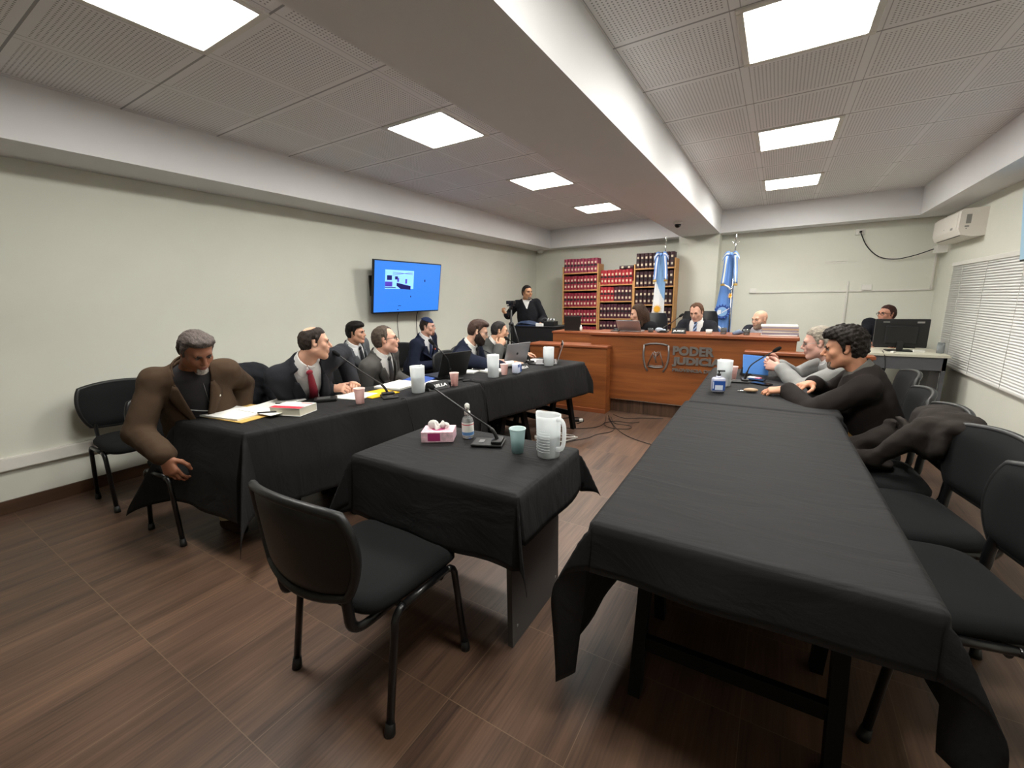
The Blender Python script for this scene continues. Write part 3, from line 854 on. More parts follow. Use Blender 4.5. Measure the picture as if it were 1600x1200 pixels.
# bow with two tails
BX = -.04
def bow(t, z, m1, m2, tail, ph):
    for s in (-1, 1):
        b = MB(); P = []
        for i in range(9):
            a = i / 8; P.append([(BX + s * (.02 + .09 * a), -.06 - .02 * math.sin(PI * a), z + .005 + .02 * math.sin(PI * a) - .07 * a * a + w * .032) for w in (-1, -.35, .35, 1)])
        b.grid(P); b.m[:] = [0, 1, 0] * 8; build('bow_loop', b, [m1, m2], t, solid=.002)
        b = MB(); P = []
        for i in range(13):
            v = i / 12; P.append([(BX + s * (.055 + .03 * v) + w * .028, -.075 - .012 * math.sin(7 * v + ph + s), z - .02 - tail * v) for w in (-1, -.35, .35, 1)])
        b.grid(P); b.m[:] = [0, 1, 0] * 12; tl = build('bow_tail', b, [m1, m2], t, solid=.002)
        b = MB(); P = []
        for i in range(3):
            v = i / 2; P.append([(BX + s * .085 + w * .028, -.078, z - .02 - tail - .03 * v) for w in (-1, 0, 1)])
        b.grid(P); build('fringe', b, M['gilt'], tl, solid=.002)
    b = MB(); b.ball((BX, -.075, z), (.028, .02, .03), 10); build('bow_knot', b, m1, t)
bow(fa, 1.90, M['flagblue2'], M['flagwhite'], .36, 0.)
# provincial flag
fb = thing('flag', 'deeper blue flag with gear wheel, book and star, hanging right of the pillar', 'flag', (-.615, 7.3, .165))
b = MB(); b.tube([(0, 0, .03), (0, 0, 1.90)], .014, 10); build('pole', b, M['chrome'], fb)
b = MB(); b.lathe([(0, .0), (.15, .0), (.15, .015), (.03, .05), (.02, .12)], 20); build('base', b, M['grey_metal'], fb)
finial(fb, 1.86, True)
FL = lambda v: -.10 - .17 * v; FR = lambda v: .02
hanging('flag_cloth', fb, M['flagblue2'], FL, FR, .60, 1.86, 1.2, -.012)
def emb(name, m, paths, r, y=-.05):
    b = MB()
    for p, rr in paths: b.tube(p, rr, 8, flat=1)
    return build(name, b, m, fb)
gx, gz = -.105, 1.02
GY = -.058
b = MB(); b.tube([(gx, GY - .008, gz), (gx, GY, gz)], .092, 28)
for k in range(16):
    a = 2 * PI * k / 16; c_, s_ = math.cos(a), math.sin(a)
    if gx + .13 * c_ > .03: continue
    b.tube([(gx + .085 * c_, GY - .004, gz + .085 * s_), (gx + .112 * c_, GY - .004, gz + .112 * s_)], .011, 6)
build('gear_emblem', b, M['darkblue'], fb)
b = MB(); b.tube([(gx, GY - .012, gz), (gx, GY - .004, gz)], .070, 28); build('gear_disc', b, M['flagblue'], fb)
b = MB(); b.add([(gx - .075, GY - .015, gz - .055), (gx - .012, GY - .015, gz - .03), (gx - .016, GY - .015, gz + .03), (gx - .06, GY - .015, gz + .022)], [(0, 1, 2, 3)])
b.add([(gx + .0, GY - .015, gz - .02), (gx + .095, GY - .015, gz + .045), (gx + .095, GY - .015, gz + .054), (gx + .0, GY - .015, gz - .006)], [(0, 1, 2, 3)]); build('book_emblem', b, M['flagwhite'], fb, solid=.002)
b = MB(); b.tube([(-.12, GY, 1.42), (-.05, GY, 1.385), (-.015, GY, 1.345)], .014, 8); b.tube(arc((-.22, GY, .68), .14, -.5, 1.4, 12), .014, 8); build('white_scroll', b, M['flagwhite'], fb)
b = MB()
for k in range(10):
    a = 2 * PI * k / 10; b.tube([(-.012, GY - .006, 1.25), (-.012 + .036 * math.cos(a), GY - .006, 1.25 + .05 * math.sin(a))], [.008, .002], 5)
build('star_emblem', b, M['sun'], fb)
bow(fb, 1.85, M['flagblue2'], M['cream'], .40, 1.)

# ------------------------------------------------------------------ television on the left wall
tv = thing('television', 'flat television on the left wall showing a bright blue slide with a small photo', 'television', (-4.28, 4.33, 1.60), 0)
tv.rotation_euler = (0, math.radians(9), math.radians(-2))
b = MB(); b.box((-.035, -.60, -.335), (0, .60, .335), .006); build('casing', b, M['black'], tv)
def screen_mat():
    m = bpy.data.materials.new('blue_slide'); m.use_nodes = True; nt = m.node_tree; b = nt.nodes['Principled BSDF']
    b.inputs['Base Color'].default_value = (0, 0, 0, 1); b.inputs['Roughness'].default_value = .25
    b.inputs['Emission Color'].default_value = (*hexc('3f8dfc'), 1); b.inputs['Emission Strength'].default_value = SCREEN
    return m
M['screen'] = screen_mat(); M['screendark'] = mat('slide_photo_dark', '15155a', 0.4, emis=SCREEN * .5); M['screenlite'] = mat('slide_photo_pale', '7db4ff', 0.4, emis=SCREEN * 1.1); M['screenpurple'] = mat('slide_photo_purple', '4a36a8', 0.4, emis=SCREEN * .7)
b = MB(); b.box((.0005, -.585, -.318), (.003, .585, .322)); build('screen', b, M['screen'], tv)
def srect(b, y0, z0, y1, z1, x=.0045):
    b.add([(x, y0, z0), (x, y1, z0), (x, y1, z1), (x, y0, z1)], [(0, 1, 2, 3)])
b = MB(); srect(b, -.42, -.02, .07, .22, .0036); pic = build('slide_photo', b, M['screenlite'], tv)
b = MB()
b.mi = 0
for q in ((-.39, .09, -.31, .15), (-.26, .10, -.21, .14), (-.42, -.01, -.24, .0)): srect(b, *q)
b.add([(.0045, -.23, .06), (.0045, .02, .02), (.0045, .02, -.03), (.0045, -.16, -.02), (.0045, -.23, .02)], [(0, 4, 3, 2, 1)])
b.mi = 1
for q in ((-.42, .01, -.30, .07), (-.22, .07, -.19, .12), (-.08, .05, -.05, .11)): srect(b, *q)
for a in (0, 1, 2): b.add([(.0045, -.30, .15 + .02 * a), (.0045, .05, .20 - .015 * a), (.0045, .05, .203 - .015 * a), (.0045, -.30, .154 + .02 * a)], [(0, 1, 2, 3)])
b.mi = 0
for q in ((.27, .08, .29, .11), (.02, -.13, .035, -.11), (-.19, -.245, -.14, -.238), (-.2, -.295, -.18, -.285)): srect(b, *q)
build('slide_photo_detail', b, [M['screendark'], M['screenpurple']], pic)
br = thing('television_bracket', 'black swivel arm holding the television to the left wall', 'bracket', (-4.5, 4.0, 1.62))
b = MB(); b.box((0, -.16, -.13), (.03, -.02, .13), .003); build('wall_plate', b, M['black'], br)
b = MB(); b.box((.03, -.1, -.05), (.09, .1, .05), .004); b.box((.08, .05, -.04), (.17, .42, .04), .004); build('arm', b, M['black'], br)
for i, (y, z0) in enumerate(((4.26, .40), (4.63, .40))):
    b = MB(); b.tube(smooth_path([(-4.38, y, 1.32), (-4.47, y + .0, 1.2), (-4.49, y + .02, .9), (-4.49, y + .03, .41)], 5), .0035 if i == 0 else .005, 6)
    o = build('television_cable', b, M['black']); tag(o, ('thin black cable hanging from the left part of the television', 'thicker black cable hanging from the right part of the television')[i], 'cable')
# second television on the right wall, only its edge in view
tv2 = thing('television', 'second television on the right wall, only its edge at the right frame border', 'television', (1.70, 4.945, 2.0))
tv2.rotation_euler = (0, math.radians(-6), 0)
b = MB(); b.box((0, -.60, -.335), (.035, .60, .335), .006); build('casing', b, M['black'], tv2)
b = MB(); b.box((-.003, -.585, -.318), (-.0005, .585, .322)); build('screen', b, mat('pale_screen', '8fb0c4', .3, emis=.35), tv2)
b = MB(); b.box((.035, -.08, -.08), (.11, .08, .08), .004); build('wall_mount', b, M['black'], tv2)

# ------------------------------------------------------------------ air conditioner
M['acwhite'] = mat('ac_casing', 'e2dcd4', 0.35)
ac = thing('air_conditioner', 'white split air conditioner high on the right wall near the corner', 'air conditioner', (1.80, 7.15, 2.15))
b = MB(); prof = [(0, -.14), (0, .15), (-.19, .145), (-.212, .12), (-.215, -.06), (-.19, -.12), (-.10, -.145)]
P = [(x, z) for x, z in prof]
n = len(P)
for y0, y1 in ((-.47, .47),):
    b.add([(x, y0, z) for x, z in P] + [(x, y1, z) for x, z in P], [tuple(range(n)), tuple(reversed(range(n, 2 * n)))] + [(i, i + n, (i + 1) % n + n, (i + 1) % n) for i in range(n)])
build('casing', b, M['acwhite'], ac)
b = MB(); b.box((-.218, -.40, -.055), (-.2135, .46, .118), .002); build('front_panel', b, M['acwhite'], ac)
b = MB(); b.add([(-.186, -.40, -.1228), (-.186, .40, -.1228), (-.172, .40, -.1265), (-.172, -.40, -.1265)], [(0, 1, 2, 3)]); build('air_slot', b, M['black'], ac, solid=.002)
M['stick'] = mat('grey_sticker', '8f8d88', .6)
b = MB(); b.box((-.165, -.4712, -.01), (-.125, -.4695, .085)); b.box((-.17, -.4712, -.045), (-.135, -.4695, -.03)); b.box((-.16, -.4712, -.065), (-.15, -.4695, -.055)); build('energy_sticker', b, M['stick'], ac)
b = MB(); b.box((-.219, -.28, -.05), (-.2175, -.2, -.025)); b.box((-.219, .02, -.02), (-.2175, .035, -.01)); build('badge', b, M['stick'], ac)
jb = MB(); jb.box((1.69, 7.84, 1.925), (1.80, 8.02, 2.02), .006); o = build('junction_box', jb, M['plastic_white']); tag(o, 'small white junction box in the corner under the air conditioner', 'junction box')
jb = MB(); jb.box((.855, 8.13, 2.25), (.965, 8.20, 2.33), .006); jb.box((.89, 8.11, 2.27), (.93, 8.14, 2.31), .004); jb.mi = 1; jb.box((.895, 8.085, 2.275), (.925, 8.112, 2.30), .003)
o = build('wall_socket', jb, [M['plastic_white'], M['black']]); tag(o, 'white socket with a black plug high on the back wall', 'socket')
b = MB(); b.tube(smooth_path([(.91, 8.09, 2.275), (1.0, 8.08, 2.08), (1.15, 8.09, 1.93), (1.33, 8.09, 1.885), (1.52, 8.07, 1.92), (1.69, 7.97, 1.985)], 8), .0065, 8); o = build('power_cable', b, M['black']); tag(o, 'black cable sagging between the high socket and the air conditioner box', 'cable')
b = MB(); b.box((1.01, yb(1.05) - .035, 1.47), (1.125, yb(1.05) + .01, 1.55), .005); o = build('outlet_box', b, M['plastic_white']); tag(o, 'white outlet box on the back wall beside the seated man with the monitor', 'outlet')
b = MB(); b.box((-.43, yb(-.4) - .03, 1.455), (-.33, yb(-.4) + .01, 1.53), .005); o = build('outlet_box', b, M['plastic_white']); tag(o, 'white outlet box on the back wall above the bald man', 'outlet')
dc = thing('dome_camera', 'small dome security camera under the ceiling beam near the pillar', 'camera', (-1.25, 6.33, ZB))
b = MB(); b.lathe([(0, 0), (.055, 0), (.055, -.022), (.045, -.03)], 20); build('mount', b, M['plastic_white'], dc)
b = MB(); b.ball((0, 0, -.035), (.042, .042, .04), 14); build('dome', b, M['blackgloss'], dc)
b = MB(); b.lathe([(0, ZS), (.06, ZS), (.07, ZS - .03), (.05, ZS - .06), (0, ZS - .065)], 16, cx=-4.30, cy=8.18); o = build('motion_sensor', b, M['plastic_white']); tag(o, 'small pale sensor in the back left ceiling corner', 'sensor')

# ------------------------------------------------------------------ desk with monitor at the right
dk = thing('office_desk', 'grey metal desk with pale top and lower shelf by the right wall', 'desk', (1.20, 6.75, 0))
b = MB(); b.box((-.62, -.36, .715), (.44, .34, .745), .003); build('desk_top', b, M['offwhite'], dk)
b = MB(); b.box((-.60, -.34, .57), (.42, -.32, .715), .002); build('front_apron', b, M['greymel2'], dk)
for x in (-.60, .385):
    for y in (-.34, .29):
        b = MB(); b.box((x, y, 0), (x + .035, y + .035, .715), .002); build('leg', b, M['greymel2'], dk)
b = MB(); b.box((-.56, -.30, .14), (.40, .30, .16), .002); build('lower_shelf', b, M['greymel2'], dk)
b = MB(); b.box((.30, -.3, .16), (.385, .30, .57), .002); build('side_panel', b, M['greymel'], dk)
b = MB(); b.box((1.33, 6.5, .161), (1.50, 6.66, .168)); o = build('paper_sheet', b, M['paper']); tag(o, 'white sheets lying on the lower shelf of the grey desk', 'paper')
mo = thing('computer_monitor', 'black monitor seen from behind on the grey desk, hiding the seated man', 'monitor', (1.255, 6.72, .745), math.radians(2))
b = MB(); b.box((-.245, -.03, .045), (.245, .012, .375), .008); b.box((-.15, -.055, .09), (.15, -.03, .30), .012); build('casing', b, M['black'], mo)
b = MB(); b.box((-.235, .012, .06), (.235, .014, .365)); build('screen', b, M['blackgloss'], mo)
b = MB(); b.box((-.03, -.07, 0.012), (.03, -.045, .12), .005); b.box((-.12, -.11, 0), (.12, .07, .014), .005); build('stand', b, M['black'], mo)
b = MB(); b.box((-.175, -.0312, .335), (-.115, -.0302, .345)); b.box((.13, -.0312, .328), (.195, -.0302, .347)); build('sticker', b, M['stick'], mo)
def prop(name, mb, m, label, cat, group=None, loc=(0, 0, 0), rz=0., **kw):
    o = build(name, mb, m, **kw); o.location = loc; o.rotation_euler = (0, 0, rz); return tag(o, label, cat, group)
b = MB(); b.box((-.015, -.035, 0), (.015, .035, .02), .003); prop('usb_stick', b, M['plastic_white'], 'white adapter on the pale desk edge in front of the monitor', 'adapter', loc=(1.17, 6.47, .745), rz=-.5)
b = MB(); b.box((-.05, -.03, 0), (.05, .03, .025), .004); prop('small_box', b, M['plastic_white'], 'small white box beside the monitor stand', 'box', loc=(1.42, 6.62, .745))
b = MB(); b.tube(smooth_path([(1.10, 6.62, .75), (1.08, 6.44, .752), (1.09, 6.375, .70), (1.10, 6.37, .56), (1.02, 6.36, .50)], 6), .004, 6); prop('monitor_cable', b, M['black'], 'black cable hanging over the front of the grey desk', 'cable')
b = MB(); b.lathe([(0, 0), (.032, 0), (.034, .08), (.03, .12), (.031, .12), (.0, .12)], 16); prop('plastic_cup', b, mat('clear_pale', 'c4ccd2', .2, trans=.6), 'clear cup at the right end of the grey desk by the blind', 'cup', loc=(1.60, 6.62, .745))

# ------------------------------------------------------------------ technician table, tripod
tt = thing('equipment_table', 'tall table under black cloth with recording gear, left of the bookcases', 'table', (-3.12, 5.95, 0), .0)
b = MB(); b.box((-.42, -.22, 0), (.36, .26, 1.0), .004); build('cloth_skirt', b, M['cloth'], tt)
b = MB(); b.box((-.43, -.23, 1.0), (.37, .27, 1.012), .004); build('table_cover', b, M['cloth'], tt)
M['casefab'] = mat('dark_blue_case', '24324c', .6)
b = MB(); P = [[(-.17 + .34 * i / 10, y, .012 + .055 * math.sin(PI * (i / 10) ** .7) * (1 if abs(y) < .1 else .4) + .01) for y in (-.12, -.09, 0, .09, .12)] for i in range(11)]
b.grid(P, flip=False); b.box((-.17, -.12, 0), (.17, .12, .02), .003); prop('equipment_case', b, M['casefab'], 'dark blue soft case on the technician table', 'case', loc=(-3.30, 5.88, 1.012))
b = MB(); b.box((-.09, -.06, 0), (.09, .10, .065), .006); b.mi = 1
for i in range(3): b.lathe([(.022, .075), (.022, .11), (0, .112)], 10, cx=-.05 + .05 * i, cy=.03)
b.tube(arc((-.10, .02, .06), .055, .3, 2.9, 8), .005, 6)
prop('audio_mixer', b, [M['black'], M['grey_metal']], 'small black recorder with cables on the technician table', 'mixer', loc=(-2.98, 5.97, 1.012))
b = MB(); b.box((-.06, -.015, 0), (.06, .015, .045), .003); prop('label_box', b, M['paper'], 'small white box at the front of the technician table', 'box', loc=(-3.05, 5.76, 1.012))
def laptop(label, loc, rz, m, ang=105, w=.33, d=.23, logo=False):
    t = thing('laptop', label, 'laptop', loc, rz)
    b = MB(); b.box((-w / 2, -d / 2, 0), (w / 2, d / 2, .016), .003); bs = build('base', b, m, t)
    b = MB(); b.box((-w / 2 + .02, -d / 2 + .07, .0162), (w / 2 - .02, d / 2 - .02, .0172)); build('keyboard', b, M['keyb'], bs)
    R_ = TR(0, d / 2 - .004, .016, rx=math.radians(-(ang - 90)))
    b = MB(); b.box((-w / 2, 0, 0), (w / 2, .007, d), .003, R_); ld = build('lid', b, m, t)
    b = MB(); b.box((-w / 2 + .01, -.0008, .012), (w / 2 - .01, 0.0002, d - .01), 0, R_); build('screen', b, M['blackgloss'], ld)
    if logo:
        b = MB(); b.tube([tuple(R_ @ Vector((0, .0068, d * .5))), tuple(R_ @ Vector((0, .0078, d * .5)))], .014, 12); build('lid_logo', b, M['keyb'], ld)
    return t
laptop('open black laptop at the left end of the raised side bench', (-2.44, 5.64, .978), PI + .25, M['black'], 100, .23, .19)
b = MB(); b.lathe([(0, 0), (.018, 0), (.018, .05), (.008, .065), (.008, .08), (0, .08)], 12); prop('small_bottle', b, M['plastic_white'], 'tiny white bottle beside the black laptop on the side bench', 'bottle', loc=(-2.285, 5.53, .978))
tp = thing('camera_tripod', 'black tripod with a small camera on top in front of the technician', 'tripod', (-3.36, 5.45, 0))
for k in range(3):
    a = 2 * PI * k / 3 + .5; c_, s_ = math.cos(a), math.sin(a)
    b = MB(); b.tube([(.03 * c_, .03 * s_, 1.05), (.17 * c_, .17 * s_, .55)], .013, 8); b.tube([(.17 * c_, .17 * s_, .55), (.32 * c_, .32 * s_, 0.01)], .009, 8); b.tube([(.16 * c_, .16 * s_, .58), (.175 * c_, .175 * s_, .53)], .018, 8); build('leg', b, M['black'], tp)
    b = MB(); b.tube([(.0, 0, .72), (.12 * c_, .12 * s_, .72)], .005, 6); build('brace', b, M['black'], tp)
b = MB(); b.tube([(0, 0, .6), (0, 0, 1.30)], .015, 10); b.ball((0, 0, 1.06), (.04, .04, .035), 10); b.ball((0, 0, 1.30), (.03, .03, .03), 10); build('centre_column', b, M['black'], tp)
b = MB(); b.box((-.05, -.03, 1.32), (.05, .03, 1.335), .003); b.tube([(0, .02, 1.29), (-.09, .16, 1.2)], .007, 6); build('pan_head', b, M['black'], tp)
b = MB(); b.box((-.065, -.035, 1.35), (.065, .035, 1.40), .008); b.tube([(.02, -.035, 1.375), (.02, -.06, 1.375)], .016, 10); b.box((-.03, -.02, 1.335), (.03, .02, 1.352)); build('video_camera', b, M['black'], tp)
# ------------------------------------------------------------------ things on the tables
ZA, ZBt, ZCt, ZD, ZM = .7445, .7485, .7445, .7515, .7465
laptop('black laptop with its lid turned to the viewer, before the man in the skullcap', (-2.56, 2.97, ZBt), -PI / 2 - .20, M['black'], 112)
laptop('silver laptop seen from the back of its lid with dark round logo', (-2.40, 3.80, ZBt), -PI / 2 - .25, M['silver'], 108, logo=True)
laptop('silver laptop seen edge on at the far end of the left tables', (-2.07, 4.06, ZBt), math.radians(-63), M['silver'], 108, w=.31, d=.22)
laptop('silver laptop on the judges bench in front of the long haired woman', (-1.56, 5.42, 1.0), PI, M['silver'], 128, w=.29, d=.165)

def frosted(name='frosted_plastic', h='f4f7f8', tpf=.26, trf=.55):
    m = mat(name, h, 0.45, trans=.0, sss=0)
    nt = m.node_tree; bs = nt.nodes['Principled BSDF']; out = nt.nodes['Material Output']
    tr = nt.nodes.new('ShaderNodeBsdfTranslucent'); tr.inputs['Color'].default_value = (*hexc(h), 1)
    tp_ = nt.nodes.new('ShaderNodeBsdfTransparent')
    mx = nt.nodes.new('ShaderNodeMixShader'); mx.inputs[0].default_value = trf
    nt.links.new(bs.outputs[0], mx.inputs[1]); nt.links.new(tr.outputs[0], mx.inputs[2])
    m2 = nt.nodes.new('ShaderNodeMixShader'); m2.inputs[0].default_value = tpf
    nt.links.new(mx.outputs[0], m2.inputs[1]); nt.links.new(tp_.outputs[0], m2.inputs[2]); nt.links.new(m2.outputs[0], out.inputs['Surface'])
    return m
M['frost'] = frosted()
M['pinkcup'] = frosted('pink_plastic_cup', 'fae4e0', .02, .35); M['bluecup'] = frosted('pale_blue_cup', 'dcecec', .02, .35)
def cup(label, loc, m, h=.105, group=None):
    t = thing('cup', label, 'cup', loc, 0, group)
    b = MB(); b.lathe([(0, .002), (.025, .002), (.026, 0), (.036, h), (.0372, h + .001), (.0365, h + .003), (.034, h), (.0245, .006), (0, .006)], 24); build('cup_body', b, m, t)
    b = MB(); b.lathe([(.0363, h - .004), (.0385, h - .001), (.0385, h + .002), (.0363, h + .003)], 24); build('rim', b, m, t)
    return t
cup('pink plastic cup nearest the viewer, beside the yellow folder', (-2.36, 1.86, ZA), M['pinkcup'], group='pink cups')
cup('pink plastic cup in front of the black laptop', (-2.175, 2.64, ZA), M['pinkcup'], group='pink cups')
cup('pink plastic cup between the far pitcher and the wet wipe pack', (-2.08, 3.24, ZBt), M['pinkcup'], .095, group='pink cups')
cup('pink plastic cup behind the tall white pitcher on the right table', (-.27, 3.86, ZD), M['pinkcup'], group='pink cups')
cup('pale blue plastic cup on the small middle desk', (-.945, 1.57, ZM), M['bluecup'], .11)

M['water'] = mat('water_in_pitcher', 'bcc9d0', 0.1, trans=.35, ior=1.33)
def pitcher(label, loc, rz, h=.195, fill=.55, handle=True):
    t = thing('water_pitcher', label, 'pitcher', loc, rz, 'frosted plastic water pitchers')
    b = MB(); n = 32; P = []
    for (r, z) in ((0, .003), (.044, .003), (.047, 0), (.048, .006), (.0515, h * .5), (.0545, h * .93), (.055, h), (.0530, h), (.0525, h * .93), (.0495, h * .5), (.046, .008), (0, .008)):
        row = []
        for k in range(n + 1):
            a = 2 * PI * k / n; rr = r; zz = z
            if z > h * .8:
                sp = max(0, math.cos(a - PI)) ** 14; rr += .018 * sp * (z / h); zz += .006 * sp
            row.append((rr * math.cos(a), rr * math.sin(a), zz))
        P.append(row)
    b.grid(P); build('pitcher_body', b, M['frost'], t)
    b = MB()
    for z in np.arange(.03, h * .85, .012): b.tube([(.0525 * math.cos(a), .0525 * math.sin(a), z) for a in np.linspace(-.9 - PI / 2, .9 - PI / 2, 10)], .0009, 4)
    build('volume_scale', b, M['frost'], t)
    b = MB(); f = h * fill; b.lathe([(0, .010), (.0445, .010), (.0455 + .004 * fill, f), (0, f)], 28); build('water', b, M['water'], t)
    if handle:
        b = MB(); b.tube(smooth_path([(.050, 0, h * .93), (.078, 0, h * .95), (.094, 0, h * .82), (.094, 0, h * .52), (.082, 0, h * .30), (.048, 0, h * .22)], 6), .0068, 8, flat=1.5); build('handle', b, M['frost'], t)
    return t
pitcher('frosted water pitcher with handle on the small middle desk, nearest the viewer', (-.805, 1.60, ZM), -.35, .185, .52)
pitcher('frosted water pitcher on the near left table in front of the grey suited man', (-2.265, 2.32, ZA), 1.9, .20, .62)
pitcher('frosted water pitcher on the far left table in front of the bearded man', (-2.10, 3.09, ZBt), 1.9, .20, .50)
pitcher('frosted water pitcher with handle on its left, at the far end of the left tables', (-1.96, 3.90, ZBt), 2.6, .19, .45)
pitcher('white water pitcher without visible handle behind the blue sanitizer bottle', (-.305, 3.56, ZD), 2.1, .195, .6)

# papers on the near left table
def sheet(name, label, pts, z, m, cat='paper', th=.003, group=None, curl=.0):
    b = MB(); n = len(pts)
    b.add([(x, y, z) for x, y in pts] + [(x, y, z + th) for x, y in pts], [tuple(reversed(range(n))), tuple(range(n, 2 * n))] + [(i, (i + 1) % n, (i + 1) % n + n, i + n) for i in range(n)])
    o = build(name, b, m); return tag(o, label, cat, group)
def rectpts(cx, cy, w, h, a):
    return [(cx + math.cos(a) * u - math.sin(a) * v, cy + math.sin(a) * u + math.cos(a) * v) for u, v in ((-w / 2, -h / 2), (w / 2, -h / 2), (w / 2, h / 2), (-w / 2, h / 2))]
sheet('folder', 'manila folder under the open papers at the table corner', rectpts(-2.80, 1.345, .40, .33, .12), ZA, M['manila'], 'folder', .004)
sheet('paper_stack', 'open white papers in front of the man in brown', rectpts(-2.83, 1.30, .34, .24, .18), ZA + .0045, M['paper'], 'paper', .010)
sheet('paper_sheet', 'white sheet sticking out of the folder beside the red and white book', rectpts(-2.72, 1.44, .36, .20, .05), ZA + .0150, M['paper'], 'paper', .003)
sheet('paper_stack', 'white folded papers behind the red and white book', rectpts(-2.86, 1.60, .20, .30, .35), ZA, M['paper'], 'paper', .012)
b = MB(); b.tube([(-2.66, 1.34, ZA + .0225), (-2.56, 1.43, ZA + .0225)], .0042, 8); o = build('pen', b, M['black']); tag(o, 'dark pen lying on the papers near the red and white book', 'pen')
b = MB(); b.tube([(-2.83, 1.55, ZA + .0162), (-2.74, 1.60, ZA + .0162)], .0042, 8); o = build('pen', b, M['black']); tag(o, 'dark pen on the folded papers farther behind the book', 'pen')
bk = thing('thick_book', 'thick white and red paperback code book at the near table edge', 'book', (-2.545, 1.50, ZA), RA + .52)
b = MB(); b.box((-.105, -.075, .003), (.105, .075, .047), .0); build('page_block', b, M['paper2'], bk)
b = MB(); b.box((-.108, -.078, .047), (.108, .078, .0495), 0); b.box((-.108, -.078, 0), (.108, .078, .003), 0); b.box((-.108, .075, 0), (.108, .079, .0495), 0); cv = build('cover', b, M['paper'], bk)
b = MB(); b.box((-.108, -.078, .0496), (.108, -.030, .0502)); b.box((.02, .045, .0496), (.10, .06, .0502)); build('red_band', b, M['red'], cv)
ph = thing('card_reader', 'black device with a grey top between the book and the clasped hands', 'device', (-2.66, 1.81, ZA), .9)
b = MB(); b.box((-.075, -.05, 0), (.075, .05, .020), .005); build('body', b, M['black'], ph)
b = MB(); b.box((-.055, -.035, .0195), (.03, .035, .022), .001); build('display', b, M['grey_metal'], ph)
sheet('paper_stack', 'white papers under the clasped hands of the balding man', rectpts(-2.60, 2.00, .26, .22, .2), ZA, M['paper'], 'paper', .006)
sheet('folder', 'bright yellow folder beside the pink cup', rectpts(-2.50, 2.13, .22, .24, -.1), ZA, M['yellow'], 'folder', .0055)
sheet('paper_stack', 'white papers left of the near pitcher before the grey suited man', rectpts(-2.58, 2.43, .26, .30, .1), ZA, M['paper'], 'paper', .014)
sheet('paper_sheet', 'white sheets right of the near pitcher', rectpts(-2.40, 2.60, .20, .28, .3), ZA, M['paper'], 'paper', .006)
sheet('paper_stack', 'white papers between the black laptop and the far pitcher', rectpts(-2.46, 3.20, .16, .14, .2), ZBt, M['paper'], 'paper', .012)
sheet('paper_stack', 'white open file in front of the bearded man, behind the far pitcher', rectpts(-2.33, 3.36, .30, .20, -.3), ZBt, M['paper'], 'paper', .015)
sheet('paper_sheet', 'white sheets beside the hand at the farthest pitcher', rectpts(-2.24, 4.10, .16, .30, .1), ZBt, M['paper'], 'paper', .006)
b = MB(); b.box((-.06, -.10, 0), (.06, .10, .010), .003); prop('tablet_computer', b, M['blackgloss'], 'dark flat tablet lying on the papers of the bearded man', 'tablet', loc=(-2.44, 3.36, ZBt + .0155), rz=.5)
b = MB(); b.box((-.12, -.16, 0), (.12, .16, .012), .003); prop('document_folder', b, M['darkblue'], 'dark blue folder lying before the man in the skullcap', 'folder', loc=(-2.62, 2.72, ZA), rz=.3)

def nameplate(label, loc, rz, txt, w=.20):
    t = thing('name_plate', label, 'name plate', loc, rz, 'black name plates')
    b = MB(); b.prism([(-.035, 0), (.035, 0), (.004, .062), (-.004, .062)], -w / 2, w / 2); build('wedge', b, M['black'], t)
    me = fit_text(txt, -w * .40, w * .40, 0, .022, 0, .0008, .0012)
    me.transform(Matrix.Translation((.0262, 0, .020)) @ Euler((0, -math.radians(26.5), 0)).to_matrix().to_4x4() @ Euler((0, 0, PI / 2)).to_matrix().to_4x4())
    link('lettering', me, mat('white_print', 'e4e4e4', .5), t)
    return t
nameplate('black name plate with white lettering beside the pink cup on the near left table', (-2.22, 2.48, ZA), RA, 'RRELLA')
nameplate('black name plate with white lettering behind the wet wipe pack', (-2.06, 3.52, ZBt), RB, 'ARELLA', .16)
nameplate('black name plate on the judges bench in front of the judge', (-.96, 5.26, 1.0), -PI / 2, 'JUEZ', .15)

wp = thing('wipes_pack', 'white and blue wet wipe pack beside the pink cup on the far left table', 'wipes', (-2.02, 3.36, ZBt), RB + .4)
b = MB(); b.box((-.032, -.052, 0), (.032, .052, .095), .014, seg=3); build('pack', b, mat('pale_blue_wrap', 'cfd6ea', .35), wp, smooth=True)
b = MB(); b.box((.0318, .008, .012), (.0328, .040, .075)); b.box((.0318, -.045, .06), (.0328, -.01, .085)); build('label', b, M['blue'], wp)
b = MB(); b.ball((0, 0, 0), (.035, .048, .02), 14); prop('computer_mouse', b, M['black'], 'black mouse by the name plate at the near table edge', 'mouse', loc=(-2.26, 2.66, ZA + .019), rz=RA)
b = MB(); b.box((-.02, -.035, 0), (.02, .035, .012), .003); b.mi = 1; b.box((-.008, .035, .003), (.008, .06, .009), .001); prop('usb_hub', b, [M['black'], M['chrome']], 'small dark adapter with a bright plug right of the second pink cup', 'adapter', loc=(-2.21, 2.84, ZA), rz=-.6)

